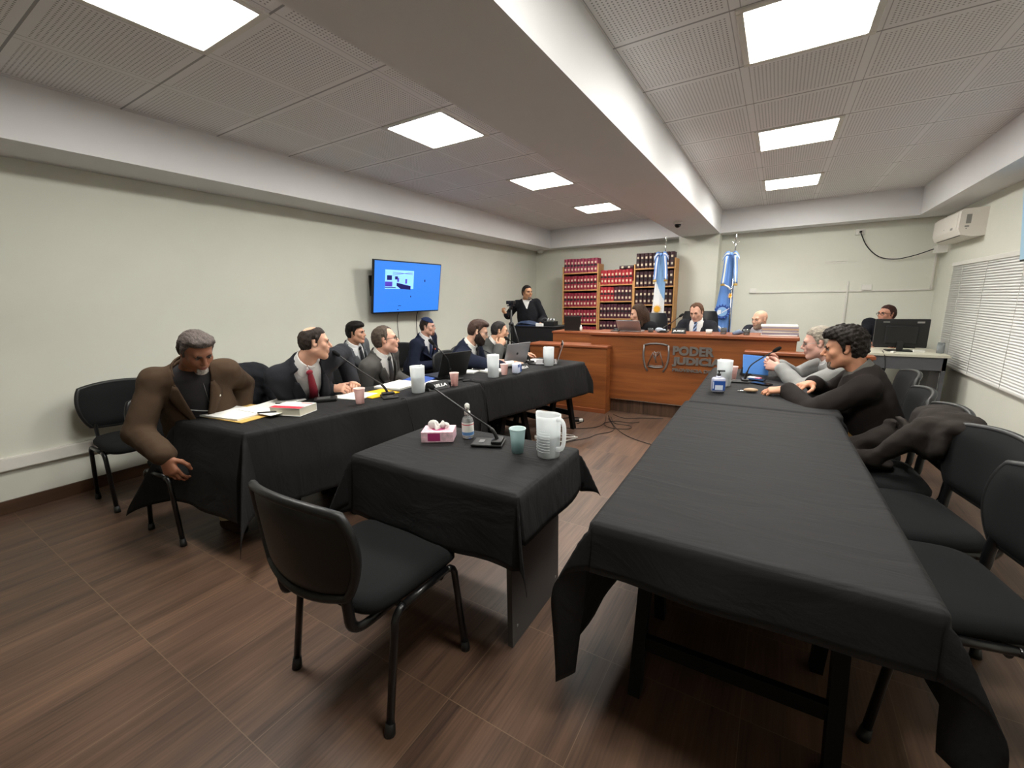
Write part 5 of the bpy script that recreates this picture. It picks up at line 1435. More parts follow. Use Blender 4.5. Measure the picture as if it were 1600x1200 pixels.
STR = {'curly': A_([1., 1., 1.]), 'long': A_([1., .8, .12]), 'volume': A_([1., .4, .6])}
def person(label, group=None, *, pelvis, face, head, look, s=1.0, hands=(None, None), skinc='c99a80', hair=None, top=None, trousers='1c1c20', shoes='131212', legs='sit', twist=0.0,
           res=1.0, beard=None, glasses=None, wide=1.0, belly=1.0, poles=None, kneez=.50, feet=None, neckfwd=.055, neckdrop=.142, brow='2a1c14', jaw=1.0, nose=1.0, thigh=.42, extra=None, female=False, shoulder=1.0, hiplift=0.0, hsc=1.0, legw=.125):
    """all positions in world space; face = direction the torso faces (angle about z, 0 = +y)"""
    px, py, pz = pelvis
    rt = thing('person', label, 'person', (px, py, 0), face, group)
    def loc(p): return rotz(A_(p, float) - A_([px, py, 0]), -face)
    def ldir(v): return rotz(v, -face)
    Hc = loc(head); R = head_frame(look[0] - face, look[1], look[2])
    hf = R[:, 1].copy(); hf[2] = 0; hf = unit(hf)
    hfb = unit(hf + A_([0, 1, 0]) * .8)
    N = Hc - A_([0, 0, neckdrop * s]) - hfb * neckfwd * s
    Pc = A_([0, 0, pz])
    up = unit(N - Pc)
    rx = unit(A_([math.cos(twist), math.sin(twist), 0])); upc = unit(up + A_([0, 0, .25]))
    fw = unit(np.cross(upc, rx)); 
    rx = np.cross(fw, upc)
    T = np.stack([rx, fw, upc], 1)
    L = np.linalg.norm(N - Pc)
    sw = .166 * s * shoulder
    C = N - up * .20 * s + fw * .015 * s            # chest centre
    B = Pc + (N - Pc) * .32 + fw * .01 * s           # belly
    S = [N - upc * .040 * s + rx * sw * q + fw * -.005 for q in (-1, 1)]
    torso = [ell(C, A_([.158 * s * shoulder, .112 * s, .20 * s]), T, .06), ell(B, A_([.148 * s * belly, .118 * s * belly, .19 * s]), T, .08),
             ell(Pc + A_([0, 0, .02]), A_([.170 * s, .135 * s, .13 * s]), None, .08),
             cone(S[0], S[1], .052 * s, .052 * s, .05), cone(N + fw * .0 - upc * .03 * s, N - upc * .12 * s, .075 * s, .10 * s, .06)]
    if female: torso += [ell(C + fw * .085 * s + rx * .065 * q - upc * .03, A_([.06, .05, .06]) * s, T, .05) for q in (-1, 1)]
    arms = []; fore = []; hp = []; wr = []; elb = []
    poles = poles or (A_([-.6, -.5, -.7]), A_([.6, -.5, -.7]))
    for i, q in enumerate((-1, 1)):
        hd = hands[i]
        if hd is None: hd = dict(w=None)
        Wp = loc(hd['w']) if hd.get('w') is not None else Pc + A_([q * .17, .28, .06]) * s
        E = ik(S[i], Wp, .285 * s, .255 * s, poles[i])
        elb.append(E); wr.append(Wp)
        arms.append((S[i], E, Wp))
        dd = ldir(hd['d']) if hd.get('d') is not None else unit(Wp - E)
        nn = ldir(hd['n']) if hd.get('n') is not None else A_([0, 0, 1])
        if hd.get('hide'): hp.append([]); continue
        hp.append(hand_prims(Wp + dd * .012 * s, dd, nn, q, s * hd.get('s', 1.0), hd.get('curl', .35), hd.get('spread', .06), hd.get('thumb', .5), hd.get('curls')))
    # legs
    hipj = [Pc + A_([q * .092 * s, .02, -.02]) for q in (-1, 1)]
    if legs == 'sit':
        kn = [A_([q * legw, thigh * s, kneez]) for q in (-1, 1)]
        an = [A_([q * legw, thigh * s - .02, .085]) for q in (-1, 1)]
    else:
        kn = [A_([q * .10, .02, .48 * s]) for q in (-1, 1)]; an = [A_([q * .11, .0, .085]) for q in (-1, 1)]
    if feet is not None:
        an = [loc(p) for p in feet]
    legp = []
    for h_, k_, a_ in zip(hipj, kn, an):
        legp += [cone(h_, k_, .083 * s, .058 * s, .04), cone(k_, a_, .056 * s, .038 * s, .03)]
    # neck and head
    hs = s * hsc
    hpr = head_prims(Hc, R, hs, wide, jaw, nose)
    nk = cone(N - up * .02, Hc + R @ (A_([0, -.028, -.045]) * hs), .058 * s, .056 * s * wide, .03 * s)
    nk2 = cone(N - upc * .04, N - upc * .10, .07 * s, .09 * s, .03)
    hres = .0042 * res
    chunks = [sdf_mesh([nk2, nk] + hpr, hres)]
    for i in range(2):
        if hp[i]:
            chunks.append(sdf_mesh([cone(wr[i] + unit(elb[i] - wr[i]) * .09 * s, wr[i], .030 * s, .0255 * s, .02)] + hp[i], .0034 * max(res, 1)))
    bodyp = [p for p in torso] + [cone(a[0], a[1], .042 * s, .034 * s, .02) for a in arms] + [cone(a[1], a[2], .034 * s, .024 * s, .02) for a in arms] + [cone(h_, k_, .06 * s, .045 * s, .03) for h_, k_ in zip(hipj, kn)] + [cone(k_, a_, .045 * s, .03 * s, .03) for k_, a_ in zip(kn, an)]
    chunks.append(sdf_mesh(bodyp, .016, inflate=-.012))
    body = sdf_obj('body', chunks, skin(skinc), rt)
    # eyes, brows, lips
    g = lambda x, y, z: Hc + R @ (A_([x, y, z]) * hs)
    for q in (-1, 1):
        b = MB(); b.ball(tuple(g(q * .032, .0800, .004)), .0115 * hs, 12); b.mi = 1
        io = g(q * .032, .0800, .004); iv = unit(R[:, 1] + A_([0, 0, -.05]))
        b.ball(tuple(io + iv * .0062 * hs), .0070 * hs, 8); build('eye', b, [M['eyewhite'], M['iris']], rt)
        v, f = sdf_mesh([cone(g(q * .014, .0950, .0200), g(q * .034, .0930, .0265), .0055 * hs, .0052 * hs, .004), cone(g(q * .034, .0930, .0265), g(q * .052, .0795, .0200), .0052 * hs, .0030 * hs, .004),], .003)
        sdf_obj('eyebrow', [(v, f)], hairm(brow), rt)
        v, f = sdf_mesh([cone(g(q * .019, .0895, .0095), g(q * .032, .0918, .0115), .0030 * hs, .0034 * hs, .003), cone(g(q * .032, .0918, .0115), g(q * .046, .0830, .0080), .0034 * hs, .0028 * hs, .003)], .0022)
        sdf_obj('lash_shade', [(v, f)], hairm(brow), rt)  # dark lash strip on the upper lid, painted shade that defines the eye
    v, f = sdf_mesh([ell(g(0, .0985, -.0625), A_([.021, .0065, .0045]) * hs, R, .003), ell(g(0, .0975, -.0715), A_([.018, .0065, .0055]) * hs, R, .003)], .0028)
    if beard is None or beard[2] < 3: sdf_obj('lips', [(v, f)], mat('lips_' + skinc, {'8a5a42': '7a4438'}.get(skinc, 'b0706a'), .45), rt)
    # hair
    def hl(P): return ((P - Hc) @ R) / hs
    if hair:
        col, th, style = hair
        def hclip(P):
            q = hl(P); x, y, z = q[..., 0], q[..., 1], q[..., 2]
            front = .079; temple = .020
            zl = np.where(y > .045, front - .25 * np.maximum(0, np.abs(x) - .02), 0)
            zl = np.where((y <= .045) & (y > .012), .010 + (y - .012) * 1.9, zl)
            if style == 'long': zl = np.where(y <= .03, -.20, zl)
            else:
                zl = np.where((y <= .012) & (y > -.004), -.030, zl)
                zl = np.where((y <= -.004) & (y > -.032), .026, zl)
                zl = np.where(y <= -.032, -.062 - .02 * np.clip((-.03 - y) / .06, 0, 1), zl)
            if style == 'recede': zl = np.where(y > .03, .100 - .8 * np.maximum(0, .02 - np.abs(x)), zl)
            m = (zl - z) * .8
            if style == 'ring': m = np.maximum(m, (z - .052) * .9); m = np.where(y > .03, np.maximum(m, (y - .035)), m)
            if style == 'crown': m = np.maximum(m, .056 - np.sqrt(x * x + (y + .045) ** 2 + (z - .128) ** 2)); m = np.where(y > .02, np.maximum(m, (.028 - np.abs(x + .012)) * .7 * (z > .02) - .004 * (z < .02)), m) if False else m
            return m * hs
        hp_ = [ell(g(0, -.014, .036), A_([.0765 * wide, .0985, .088]) * hs, R, .02), ell(g(0, -.035, -.012), A_([.071 * wide, .070, .075]) * hs, R, .03), cone(g(-.068 * wide, .008, .03), g(-.066 * wide, .006, -.02), .010 * hs, .006 * hs, .01), cone(g(.068 * wide, .008, .03), g(.066 * wide, .006, -.02), .010 * hs, .006 * hs, .01)]
        if style in ('volume', 'curly'): hp_ += [ell(g(0, .045, .092), A_([.060, .050, .034]) * hs, R, .03), ell(g(0, -.01, .075), A_([.078, .09, .062]) * hs, R, .03)]
        if style == 'swept': hp_ += [ell(g(-.010, .040, .098), A_([.058, .044, .020]) * hs, R, .03)]
        if style == 'long':
            hp_ += [ell(g(0, -.045, -.06), A_([.085, .06, .13]) * hs, R, .04), cone(g(.06, .0, .03), g(.075, .02, -.19), .035 * hs, .03 * hs, .03), cone(g(-.06, .0, .03), g(-.075, .02, -.19), .035 * hs, .03 * hs, .03), cone(g(0, -.06, -.05), g(0, -.075, -.22), .07 * hs, .05 * hs, .04)]
        amp = {'curly': .010, 'volume': .005, 'long': .005}.get(style, .0042); fr = {'curly': 130, 'volume': 120, 'long': 150}.get(style, 210)
        tap = .012 if style in ('curly', 'long') else .020
        v, f = sdf_mesh(hp_, .0042 * res, inflate=th * hs, clip=hclip, disp=lambda P: wob(hl(P) * STR.get(style, A_([1., .22, .5])), fr) * amp + wob(hl(P) * STR.get(style, A_([1., .22, .5])), fr * 2.3, 6, 7) * amp * .5 + th * hs * .9 * np.exp(np.minimum(hclip(P), 0) / tap))
        if len(v): sdf_obj('hair', [(v, f)], hairm(col), rt)
    if beard:
        colb, tb_, full = beard
        def bclip(P):
            q = hl(P); x, y, z = q[..., 0], q[..., 1], q[..., 2]
            line = np.where(y < .02, .0, -.004 - (y - .02) * .78)
            if full == 1: line = np.where(np.abs(x) > .034, -.30, np.where(y > .05, -.078, -.2))     # goatee
            m = np.maximum((z - line), (-.012 - y))
            lip = .9 - np.sqrt((x / .024) ** 2 + ((z + .066) / .0105) ** 2)
            m = np.maximum(m, lip * .012 * (y > .06) - .02 * (y <= .06))
            m = np.maximum(m, np.where(y > .088, (np.abs(x) - .034), -.02)) if full >= 2 else m
            return m * hs
        v, f = sdf_mesh(hpr[1:5] + [hpr[13]], .0042 * res, inflate=tb_ * hs, clip=bclip, disp=lambda P: wob(P, 160) * .0018)
        if len(v): sdf_obj('beard', [(v, f)], hairm(colb), rt)
    if glasses:
        gm, gr, thick = glasses
        b = MB()
        for q in (-1, 1):
            pts = [tuple(g(q * .034 + .024 * math.cos(a) * (1 - .12 * math.sin(a) ** 2), .104 - .10 * abs(q * .034 + .024 * math.cos(a)) ** 1.6 * 3, .001 + gr * math.sin(a))) for a in np.linspace(0, 2 * PI, 19)]
            b.tube(pts, thick, 6, caps=False)
            b.tube([tuple(g(q * .058, .094, .006)), tuple(g(q * .076 * wide, .075, .008)), tuple(g(q * .081 * wide, .0, .008)), tuple(g(q * .080 * wide, -.018, -.004))], thick, 6)
        b.tube([tuple(g(-.010, .1045, .006)), tuple(g(0, .107, .008)), tuple(g(.010, .1045, .006))], thick, 6)
        build('glasses', b, gm, rt)
    # ---- clothes
    kind = top['kind']
    vox = .0075 * max(1, res * .9)
    def ab(P):
        q = P - N; return q @ rx, q @ upc, q @ fw
    slack = 1.0
    def sleeves(r0, r1, r2, cut=.02, k=.03):
        out = []
        for a in arms:
            W_ = a[2] + unit(a[1] - a[2]) * cut
            out += [cone(a[0], a[1], r0 * s, r1 * s, k), cone(a[1], W_, r1 * s, r2 * s, k * .6)]
        return out
    necksub = ('-', cone(N - up * .03 + fw * .012, Hc + R @ (A_([0, -.02, -.06]) * hs), .064 * s, .075 * s, .012))
    folds = lambda amp: (lambda P: amp * wob(P, 26) + amp * .5 * wob(P, 60, 6, 5))
    axn = unit(Hc + R @ (A_([0, -.028, -.045]) * hs) - N)
    def shirt_collar(colr):
        def cc(P):
            q = P - N; t = q @ axn; a = q @ rx; c = q @ fw
            cs = np.clip(c / (.07 * s), -1, 1)
            hi_ = (.056 - .024 * cs) * s; lo_ = (-.010 - .040 * np.maximum(cs, 0) ** 2) * s
            m = np.maximum(t - hi_, lo_ - t)
            return np.maximum(m, (.016 * s * np.clip((hi_ - t) / (.06 * s), 0, 1) + .002 - np.abs(a)) * (c > 0) - 1.0 * (c <= 0))
        v, f = sdf_mesh([cone(N - axn * .06 * s, N + axn * .08 * s, .084 * s, .0665 * s, .01), ('-', cone(N - axn * .09 * s, N + axn * .10 * s, .070 * s, .0575 * s, .004))], .0045 * max(1, res * .9), clip=cc)
        if len(v): sdf_obj('collar', [(v, f)], clothm(colr, 'cotton'), rt)
    def coat_collar(colr):
        def cc(P):
            q = P - N; t = q @ axn; a = q @ rx; c = q @ fw
            cs = np.clip(c / (.09 * s), -1, 1)
            return np.maximum(np.maximum(t - (.022 - .035 * cs) * s, (-.06 - .02 * cs) * s - t), c - .055 * s)
        v, f = sdf_mesh([cone(N - axn * .08 * s, N + axn * .07 * s, .118 * s, .078 * s, .01), ('-', cone(N - axn * .12 * s, N + axn * .10 * s, .100 * s, .068 * s, .004))], .0055 * max(1, res * .9), clip=cc)
        if len(v): sdf_obj('jacket_collar', [(v, f)], clothm(colr), rt)
    hem = A_([0, 0, pz - .085])
    zl = pz - .06 + hiplift
    def hemclip(P): return zl - P[..., 2] if legs == 'sit' else (pz - .16) - P[..., 2]
    if kind == 'jacket':
        vb = top.get('v', .36) * s; vw = top.get('w', .070) * s
        def wv(bb): return np.clip(vw * (1 - np.clip(-bb - .02, 0, None) / vb), -.02, None)
        def vclip(P):
            a, bb, c = ab(P)
            dv = np.maximum(np.abs(a) - wv(bb), -c + .0)
            return np.maximum(hemclip(P), -dv * .95)
        jk = torso + sleeves(.053, .047, .037, .018)
        v, f = sdf_mesh(jk + [('-', cone(N - axn * .03 * s + fw * .012, N + axn * .16 * s, .068 * s, .080 * s, .01))], vox, inflate=.020 * s, clip=vclip, disp=folds(.0055))
        sdf_obj('jacket', [(v, f)], clothm(top['c']), rt)
        coat_collar(top['c'])
        # lapels laid on the jacket front
        jf = lambda P: field(jk, P, .020 * s)
        def onto(a, bb, fld, off):
            Pp = N + rx * a + upc * bb + fw * .30
            for _ in range(40):
                d = fld(Pp[None])[0] - off
                if d < .0006: break
                Pp = Pp - fw * d * .85
            return Pp
        for q in (-1, 1):
            b = MB(); G = []
            for i in range(15):
                t_ = i / 14; bb = -.035 * s - t_ * (vb - .03 * s)
                lw = s * (.020 + .055 * min(1, t_ / .28)) * (1 - max(0, (t_ - .28) / .72)) if t_ > .02 else s * .02
                if .24 < t_ < .32: lw *= .93
                G.append([tuple(onto(q * (float(wv(A_(bb))) - .004 + lw * k / 4), bb, jf, .0135 if k < 4 else .004)) for k in range(5)])
            b.grid(G, flip=(q > 0)); build('lapel', b, clothm(top['c']), rt, solid=.004)
        # shirt and collar
        sh = torso + [cone(N - upc * .0, N + unit(Hc - N) * .030 * s, .057 * s, .058 * s, .012)]
        v, f = sdf_mesh(sh, vox, inflate=.007 * s, clip=lambda P: np.maximum(np.maximum(zl - P[..., 2], -(ab(P)[2] + .05)), np.where(ab(P)[1] > -.02, (ab(P)[1] - .030 * s), np.abs(ab(P)[0]) - .12)), lo=None)
        sdf_obj('shirt', [(v, f)], clothm(top.get('shirt', 'd6d3ce'), 'cotton'), rt)
        sf = lambda P: field(sh, P, .007 * s)
        if not top.get('crew'):
            shirt_collar(top.get('shirt', 'd6d3ce'))
        if top.get('tie'):
            b = MB(); G = []
            for i in range(14):
                t_ = i / 13; bb = .014 * s - t_ * (vb * 1.14); w_ = s * (.014 + .026 * t_ ** .6)
                off = .010 + .004 * (1 - t_)
                G.append([tuple(onto(w_ * k, bb, sf, off + (.003 if abs(k) < .9 else 0))) for k in (-1, -.4, .4, 1)])
            b.grid(G, flip=True); build('tie', b, top['tie'], rt, solid=.004)
            kp_ = onto(0, .016 * s, sf, .012)
            b = MB(); Mx = Matrix([[rx[0], fw[0], upc[0], kp_[0]], [rx[1], fw[1], upc[1], kp_[1]], [rx[2], fw[2], upc[2], kp_[2]], [0, 0, 0, 1]])
            b.ball((0, 0, 0), (.022 * s, .014 * s, .022 * s), 10, Mx); build('tie_knot', b, top['tie'], rt)
        if top.get('cuff', True):
            for i, a in enumerate(arms):
                if hands[i] is None or hands[i].get('hide'): continue
                u_ = unit(a[1] - a[2]); v, f = sdf_mesh([cone(a[2] - u_ * .004, a[2] + u_ * .06, .036 * s, .041 * s, .01)], .006, inflate=.003, clip=lambda P: np.maximum((A_(a[2] + u_ * (-.002)) - P) @ u_, -(.0305 * s - np.linalg.norm(np.cross(P - a[2], u_), axis=-1))))
                sdf_obj('cuff', [(v, f)], clothm(top.get('shirt', 'd6d3ce'), 'cotton'), rt)
        if top.get('pin'):
            pc_, pa, pb, pr_ = top['pin']; pp = onto(pa * s, pb * s, jf, .006)
            b = MB(); b.ball(tuple(pp), pr_, 10); build('lapel_pin', b, pc_, rt)
        if top.get('hung_glasses'):
            b = MB(); pts = [tuple(onto(x_, -.19 * s + .02 * x_ / .06, sf, .02)) for x_ in np.linspace(-.055, .065, 9)]; b.tube(pts, .0035, 6)
            b.tube([pts[0], tuple(onto(-.058, -.175 * s, sf, .012))], .003, 6); b.tube([tuple(onto(-.045, -.04 * s, sf, .01)), tuple(onto(-.05, -.12 * s, sf, .012)), pts[0]], .0012, 5); build('hanging_glasses', b, M['grey_metal'], rt)
    else:   # sweater
        nd = top.get('neck', 'crew')
        def nclip(P):
            a, bb, c = ab(P); m = hemclip(P)
            if nd == 'v': m = np.maximum(m, -np.maximum(np.abs(a) - np.clip(.052 * s * (1 - np.clip(-bb, 0, None) / (.12 * s)), -.02, None), -c))
            return m
        jk = torso + sleeves(.051, .046, .036, top.get('cut', .015))
        v, f = sdf_mesh(jk + [('-', cone(N - up * .015 + fw * .018, Hc - up * .02, .064 * s, .09 * s, .012))], vox, inflate=.017 * s, clip=nclip, disp=folds(.0065))
        sdf_obj('sweater', [(v, f)], clothm(top['c'], 'knit'), rt)
        if top.get('shirt'):
            sh = torso + [cone(N, N + unit(Hc - N) * .026 * s, .057 * s, .058 * s, .012)]
            v, f = sdf_mesh(sh, vox, inflate=.008 * s, clip=lambda P: np.maximum(np.maximum(-.20 * s - ab(P)[1], -(ab(P)[2] + .05)), np.where(ab(P)[1] > -.02, (ab(P)[1] - .028 * s), np.abs(ab(P)[0]) - .11)))
            sdf_obj('shirt', [(v, f)], clothm(top['shirt'], 'cotton'), rt)
            shirt_collar(top['shirt'])
    # trousers and shoes
    v, f = sdf_mesh([ell(Pc + A_([0, 0, .0]), A_([.170, .135, .11]) * s, None, .06)] + legp, .010 * max(1, res * .8), inflate=.014 * s, clip=lambda P: np.maximum(.075 - P[..., 2], P[..., 2] - (pz + .06)), disp=folds(.005))
    sdf_obj('trousers', [(v, f)], clothm(trousers, 'twill'), rt)
    for i, a_ in enumerate(an):
        v, f = sdf_mesh([cone(a_ + A_([0, -.025, -.045]), a_ + A_([0, .14, -.052]), .038 * s, .036 * s, .03), cone(a_ + A_([0, -.01, -.045]), a_ + A_([0, 0, .015]), .042 * s, .040 * s, .03)], .008, clip=lambda P: .004 - P[..., 2])
        sdf_obj('shoe', [(v, f)], mat('shoe_leather_' + shoes, shoes, .35) if False else clothm(shoes, 'leather'), rt)
    if extra: extra(rt, dict(Hc=Hc, R=R, g=g, N=N, rx=rx, fw=fw, up=upc, hs=hs, res=res, arms=arms))
    return rt
# ------------------------------------------------------------------ the people
D2R = math.radians
TIES = dict(red=mat('wine_red_tie', '8c2434', .6, noise=.15, nscale=300), dark=mat('black_tie', '1c1c22', .6), charcoal=mat('charcoal_tie', '3a3a3c', .6), navy=mat('navy_tie', '2a3454', .6), stripe=None)
def stripes():
    m = mat('striped_tie', '33415e', .6); nt = m.node_tree; tc = nt.nodes.new('ShaderNodeTexCoord'); w = nt.nodes.new('ShaderNodeTexWave')
    w.inputs['Scale'].default_value = 14; w.bands_direction = 'DIAGONAL'; r = nt.nodes.new('ShaderNodeValToRGB')
    r.color_ramp.elements[0].color = (*hexc('232c44'), 1); r.color_ramp.elements[1].color = (*hexc('7f94b8'), 1); r.color_ramp.elements[0].position = .45; r.color_ramp.elements[1].position = .6
    nt.links.new(tc.outputs['Object'], w.inputs['Vector']); nt.links.new(w.outputs['Fac'], r.inputs['Fac']); nt.links.new(r.outputs['Color'], nt.nodes['Principled BSDF'].inputs['Base Color']); return m
TIES['stripe'] = stripes()
def H(w, d=None, n=None, **k): return dict(w=w, d=d, n=n, **k)
LAP = lambda x, y, z=.62: dict(w=(x, y, z), d=None, n=(0, 0, 1), curl=.35)

# left table ------------------------------------------------------------
person('man in a brown jacket and dark shirt reading papers, head bowed, grey hair and beard',
       pelvis=(-3.22, 1.27, .545), face=D2R(-90), twist=-.30, hsc=.86, legw=.10, neckdrop=.115, head=(-2.87, 1.155, 1.155), look=(D2R(-90), D2R(-31), D2R(-4)), s=1.06, skinc='8a5a42',
       hands=(H((-3.03, 1.42, .655), (.9, .1, -.1), (0, 0, 1), curl=.3), H((-2.80, .895, .61), (.35, .10, -.93), (.55, -.80, .1), curl=.42, thumb=.6)),
       poles=(A_([-.5, -.5, -.7]), A_([.45, -.75, -.5])), hair=('564e4b', .013, 'swept'), beard=('9c9690', .004, 1), brow='3a302c', wide=1.05, jaw=1.1,
       top=dict(kind='jacket', c='453629', shirt='2e2c2e', crew=True, v=.34, w=.085, cuff=False, pin=(M['plastic_white'], -.105, -.13, .009), hung_glasses=True),
       trousers='b5a184', shoes='2a1c16', belly=1.12, thigh=.40, neckfwd=.12, feet=[(-2.78, 1.38, .085), (-2.90, 1.20, .085)])
# hands of persons: index 0 = left, 1 = right
person('balding man in dark suit and wine red tie, hands clasped on the table',
       pelvis=(-3.26, 2.06, .545), face=D2R(-98), neckdrop=.145, hsc=.82, head=(-2.70, 1.80, 1.15), look=(D2R(-30), D2R(-4), D2R(4)), s=1.05, skinc='d0a088',
       hands=(H((-2.80, 2.15, .79), (.85, -.45, .15), (.3, .2, .9), curl=.85, thumb=.4, spread=.02), H((-2.79, 1.94, .79), (.75, .62, .10), (.2, -.35, .9), curl=.75, thumb=.3, spread=.02)),
       poles=(A_([-.8, -.5, -.4]), A_([.8, -.5, -.4])), hair=('2c2420', .012, 'crown'), brow='2a1c14', wide=1.04, jaw=1.1, nose=1.05,
       top=dict(kind='jacket', c='26272c', shirt='c9c8c6', tie=TIES['red'], v=.40, w=.085), belly=1.15, thigh=.40, neckfwd=.09)
person('young dark haired man in a grey suit seated by the wall in the second row',
       pelvis=(-3.90, 2.98, .53), face=D2R(-72), head=(-3.61, 2.87, 1.112), look=(D2R(-62), D2R(0), 0), s=.96, hsc=.84, skinc='bd8c72',
       hands=(LAP(-3.58, 3.16), LAP(-3.58, 2.90)), hair=('14100f', .014, 'volume'), brow='14100f', res=1.3,
       top=dict(kind='jacket', c='56585c', shirt='d4d4d4', tie=TIES['dark'], v=.30, w=.075), thigh=.38)
person('man with dark glasses and receding hair in a charcoal suit at the near table',
       pelvis=(-3.27, 2.74, .545), face=D2R(-72), head=(-2.97, 2.67, 1.085), look=(D2R(-44), D2R(6), D2R(3)), s=1.02, hsc=.94, skinc='cf9e88',
       hands=(LAP(-2.94, 2.92, .63), LAP(-2.94, 2.64, .63)), hair=('4a4038', .011, 'recede'), glasses=(M['black'], .016, .0022), brow='4a3a30', res=1.1, wide=1.03,
       top=dict(kind='jacket', c='4b4947', shirt='d8d6d2', tie=TIES['charcoal'], v=.34, w=.085), belly=1.1, thigh=.38)
def skullcap(rt, q):
    g = q['g']; R = q['R']; hs = q['hs']
    v, f = sdf_mesh([ell(g(0, -.022, .040), A_([.079, .098, .091]) * hs, R, .02)], .006, inflate=.013, clip=lambda P: (.084 - ((P - q['Hc']) @ R)[..., 2] / hs - .35 * ((P - q['Hc']) @ R)[..., 1] / hs * -1 * -1) * hs)
    sdf_obj('skullcap', [(v, f)], clothm('232e4e', 'cotton'), rt)
person('man with blue skullcap and thin glasses in navy suit with flower pin',
       pelvis=(-4.04, 4.12, .53), face=D2R(-78), head=(-3.72, 4.04, 1.10), look=(D2R(-66), D2R(0), 0), s=1.0, hsc=.84, skinc='cfa08c',
       hands=(LAP(-3.62, 4.18, .64), LAP(-3.60, 3.98, .64)), hair=('2a211d', .008, 'short'), glasses=(M['grey_metal'], .014, .0016), brow='2a1c14', res=1.4, extra=skullcap,
       top=dict(kind='jacket', c='1a1f30', shirt='d9d9dc', tie=TIES['navy'], v=.36, w=.085, pin=(mat('orange_flower', 'c0542c', .6), -.10, -.14, .018)), thigh=.38, beard=('6a4a3a', .002, 1))
person('bearded man with brown hair in a navy suit bending over the table',
       pelvis=(-3.02, 3.66, .545), face=D2R(-66), head=(-2.57, 3.53, 1.105), look=(D2R(-58), D2R(-20), D2R(3)), s=1.03, hsc=.88, skinc='cfa58e',
       hands=(H((-2.45, 3.66, .79), (.7, .7, 0), (0, 0, 1), curl=.5), H((-2.24, 3.66, .785), (.55, .8, -.12), (0, .1, 1), curl=.25)),
       poles=(A_([-.6, -.5, -.6]), A_([.8, -.6, -.3])), hair=('40302a', .014, 'swept'), beard=('2e2420', .013, 2), glasses=(M['grey_metal'], .014, .0014), brow='2a1c14', res=1.2,
       top=dict(kind='jacket', c='1d2232', shirt='dcdcd8', tie=TIES['dark'], v=.34, w=.08), thigh=.38, neckfwd=.10)
person('man in dark grey suit, face resting on his hand, far table end',
       pelvis=(-3.08, 4.28, .545), face=D2R(-66), head=(-2.67, 4.08, 1.07), look=(D2R(-52), D2R(-6), D2R(4)), s=1.0, hsc=.86, skinc='cc9c80',
       hands=(H((-2.52, 4.34, .785), (.7, .6, 0), (0, 0, 1), curl=.4), H((-2.575, 3.92, .905), (.05, .55, .83), (.35, -.8, .4), curl=.75, thumb=.5)),
       poles=(A_([-.6, -.5, -.6]), A_([.5, -.5, -.8])), hair=('2a2626', .007, 'short'), brow='1c1412', res=1.3, beard=('5a4a42', .002, 1),
       top=dict(kind='jacket', c='4a4a48', shirt='d8d6d2', tie=TIES['charcoal'], v=.30, w=.075), thigh=.38, neckfwd=.08)
# standing technician
person('standing man in a black sweater over a white collar, arm raised beside the tripod',
       pelvis=(-3.60, 6.42, .87), face=D2R(-150), head=(-3.58, 6.33, 1.525), look=(D2R(-118), D2R(0), 0), s=1.0, hsc=.92, skinc='b0805f', legs='stand',
       hands=(H((-3.30, 6.25, 1.04), (.5, -.4, -.75), (.3, .3, .4), curl=.4), H((-3.86, 6.12, 1.17), (-.55, -.2, .55), (-.3, -.6, -.3), curl=.75)),
       poles=(A_([-.6, -.5, -.7]), A_([.7, -.3, -.8])), hair=('1f1a18', .010, 'short'), beard=('6e6058', .003, 1), brow='1c1412', res=1.5,
       top=dict(kind='sweater', c='17171b', shirt='dcdad6', neck='v'), shoulder=1.0)
# behind the bench
person('long haired woman in black at the bench, turned to her laptop, face half hidden',
       pelvis=(-1.58, 6.14, .66), face=D2R(165), head=(-1.625, 5.95, 1.205), look=(D2R(112), D2R(-14), 0), s=.93, skinc='d3a58c', female=True,
       hands=(H((-1.40, 5.78, .92), (-.4, -.85, -.2), (0, 0, 1), curl=.4), H((-1.72, 5.78, .92), (.2, -.9, -.2), (0, 0, 1), curl=.4)), hair=('3a2a20', .014, 'long'), res=1.4,
       top=dict(kind='sweater', c='1a1a1d'), shoulder=.92)
person('judge in dark suit and striped tie looking down, middle of the bench',
       pelvis=(-.93, 6.32, .66), face=D2R(178), head=(-.92, 6.17, 1.215), look=(D2R(166), D2R(-20), D2R(-2)), s=1.0, hsc=.91, skinc='d2a48e',
       hands=(H((-.74, 5.90, .90), (-.5, -.8, 0), (0, 0, 1), curl=.4), H((-1.10, 5.90, .90), (.5, -.8, 0), (0, 0, 1), curl=.4)), hair=('5a4030', .010, 'recede'), brow='4a3426', res=1.3, wide=1.06,
       top=dict(kind='jacket', c='23242a', shirt='dcdad8', tie=TIES['stripe'], v=.40, w=.085), belly=1.1, jaw=1.12)
person('bald man with short beard in dark jacket and pale shirt at the bench',
       pelvis=(-.19, 6.86, .62), face=D2R(155), head=(-.20, 6.68, 1.10), look=(D2R(138), D2R(-6), 0), s=1.0, hsc=.95, skinc='d6a78f',
       hands=(H((.02, 6.3, .9), (-.5, -.8, 0), (0, 0, 1), hide=True), H((-.36, 6.3, .9), (.4, -.8, 0), (0, 0, 1), hide=True)), beard=('a08878', .003, 2), brow='8a6a52', res=1.3, wide=1.04,
       top=dict(kind='jacket', c='23242c', shirt='c9c4cc', v=.42, w=.12, cuff=False))
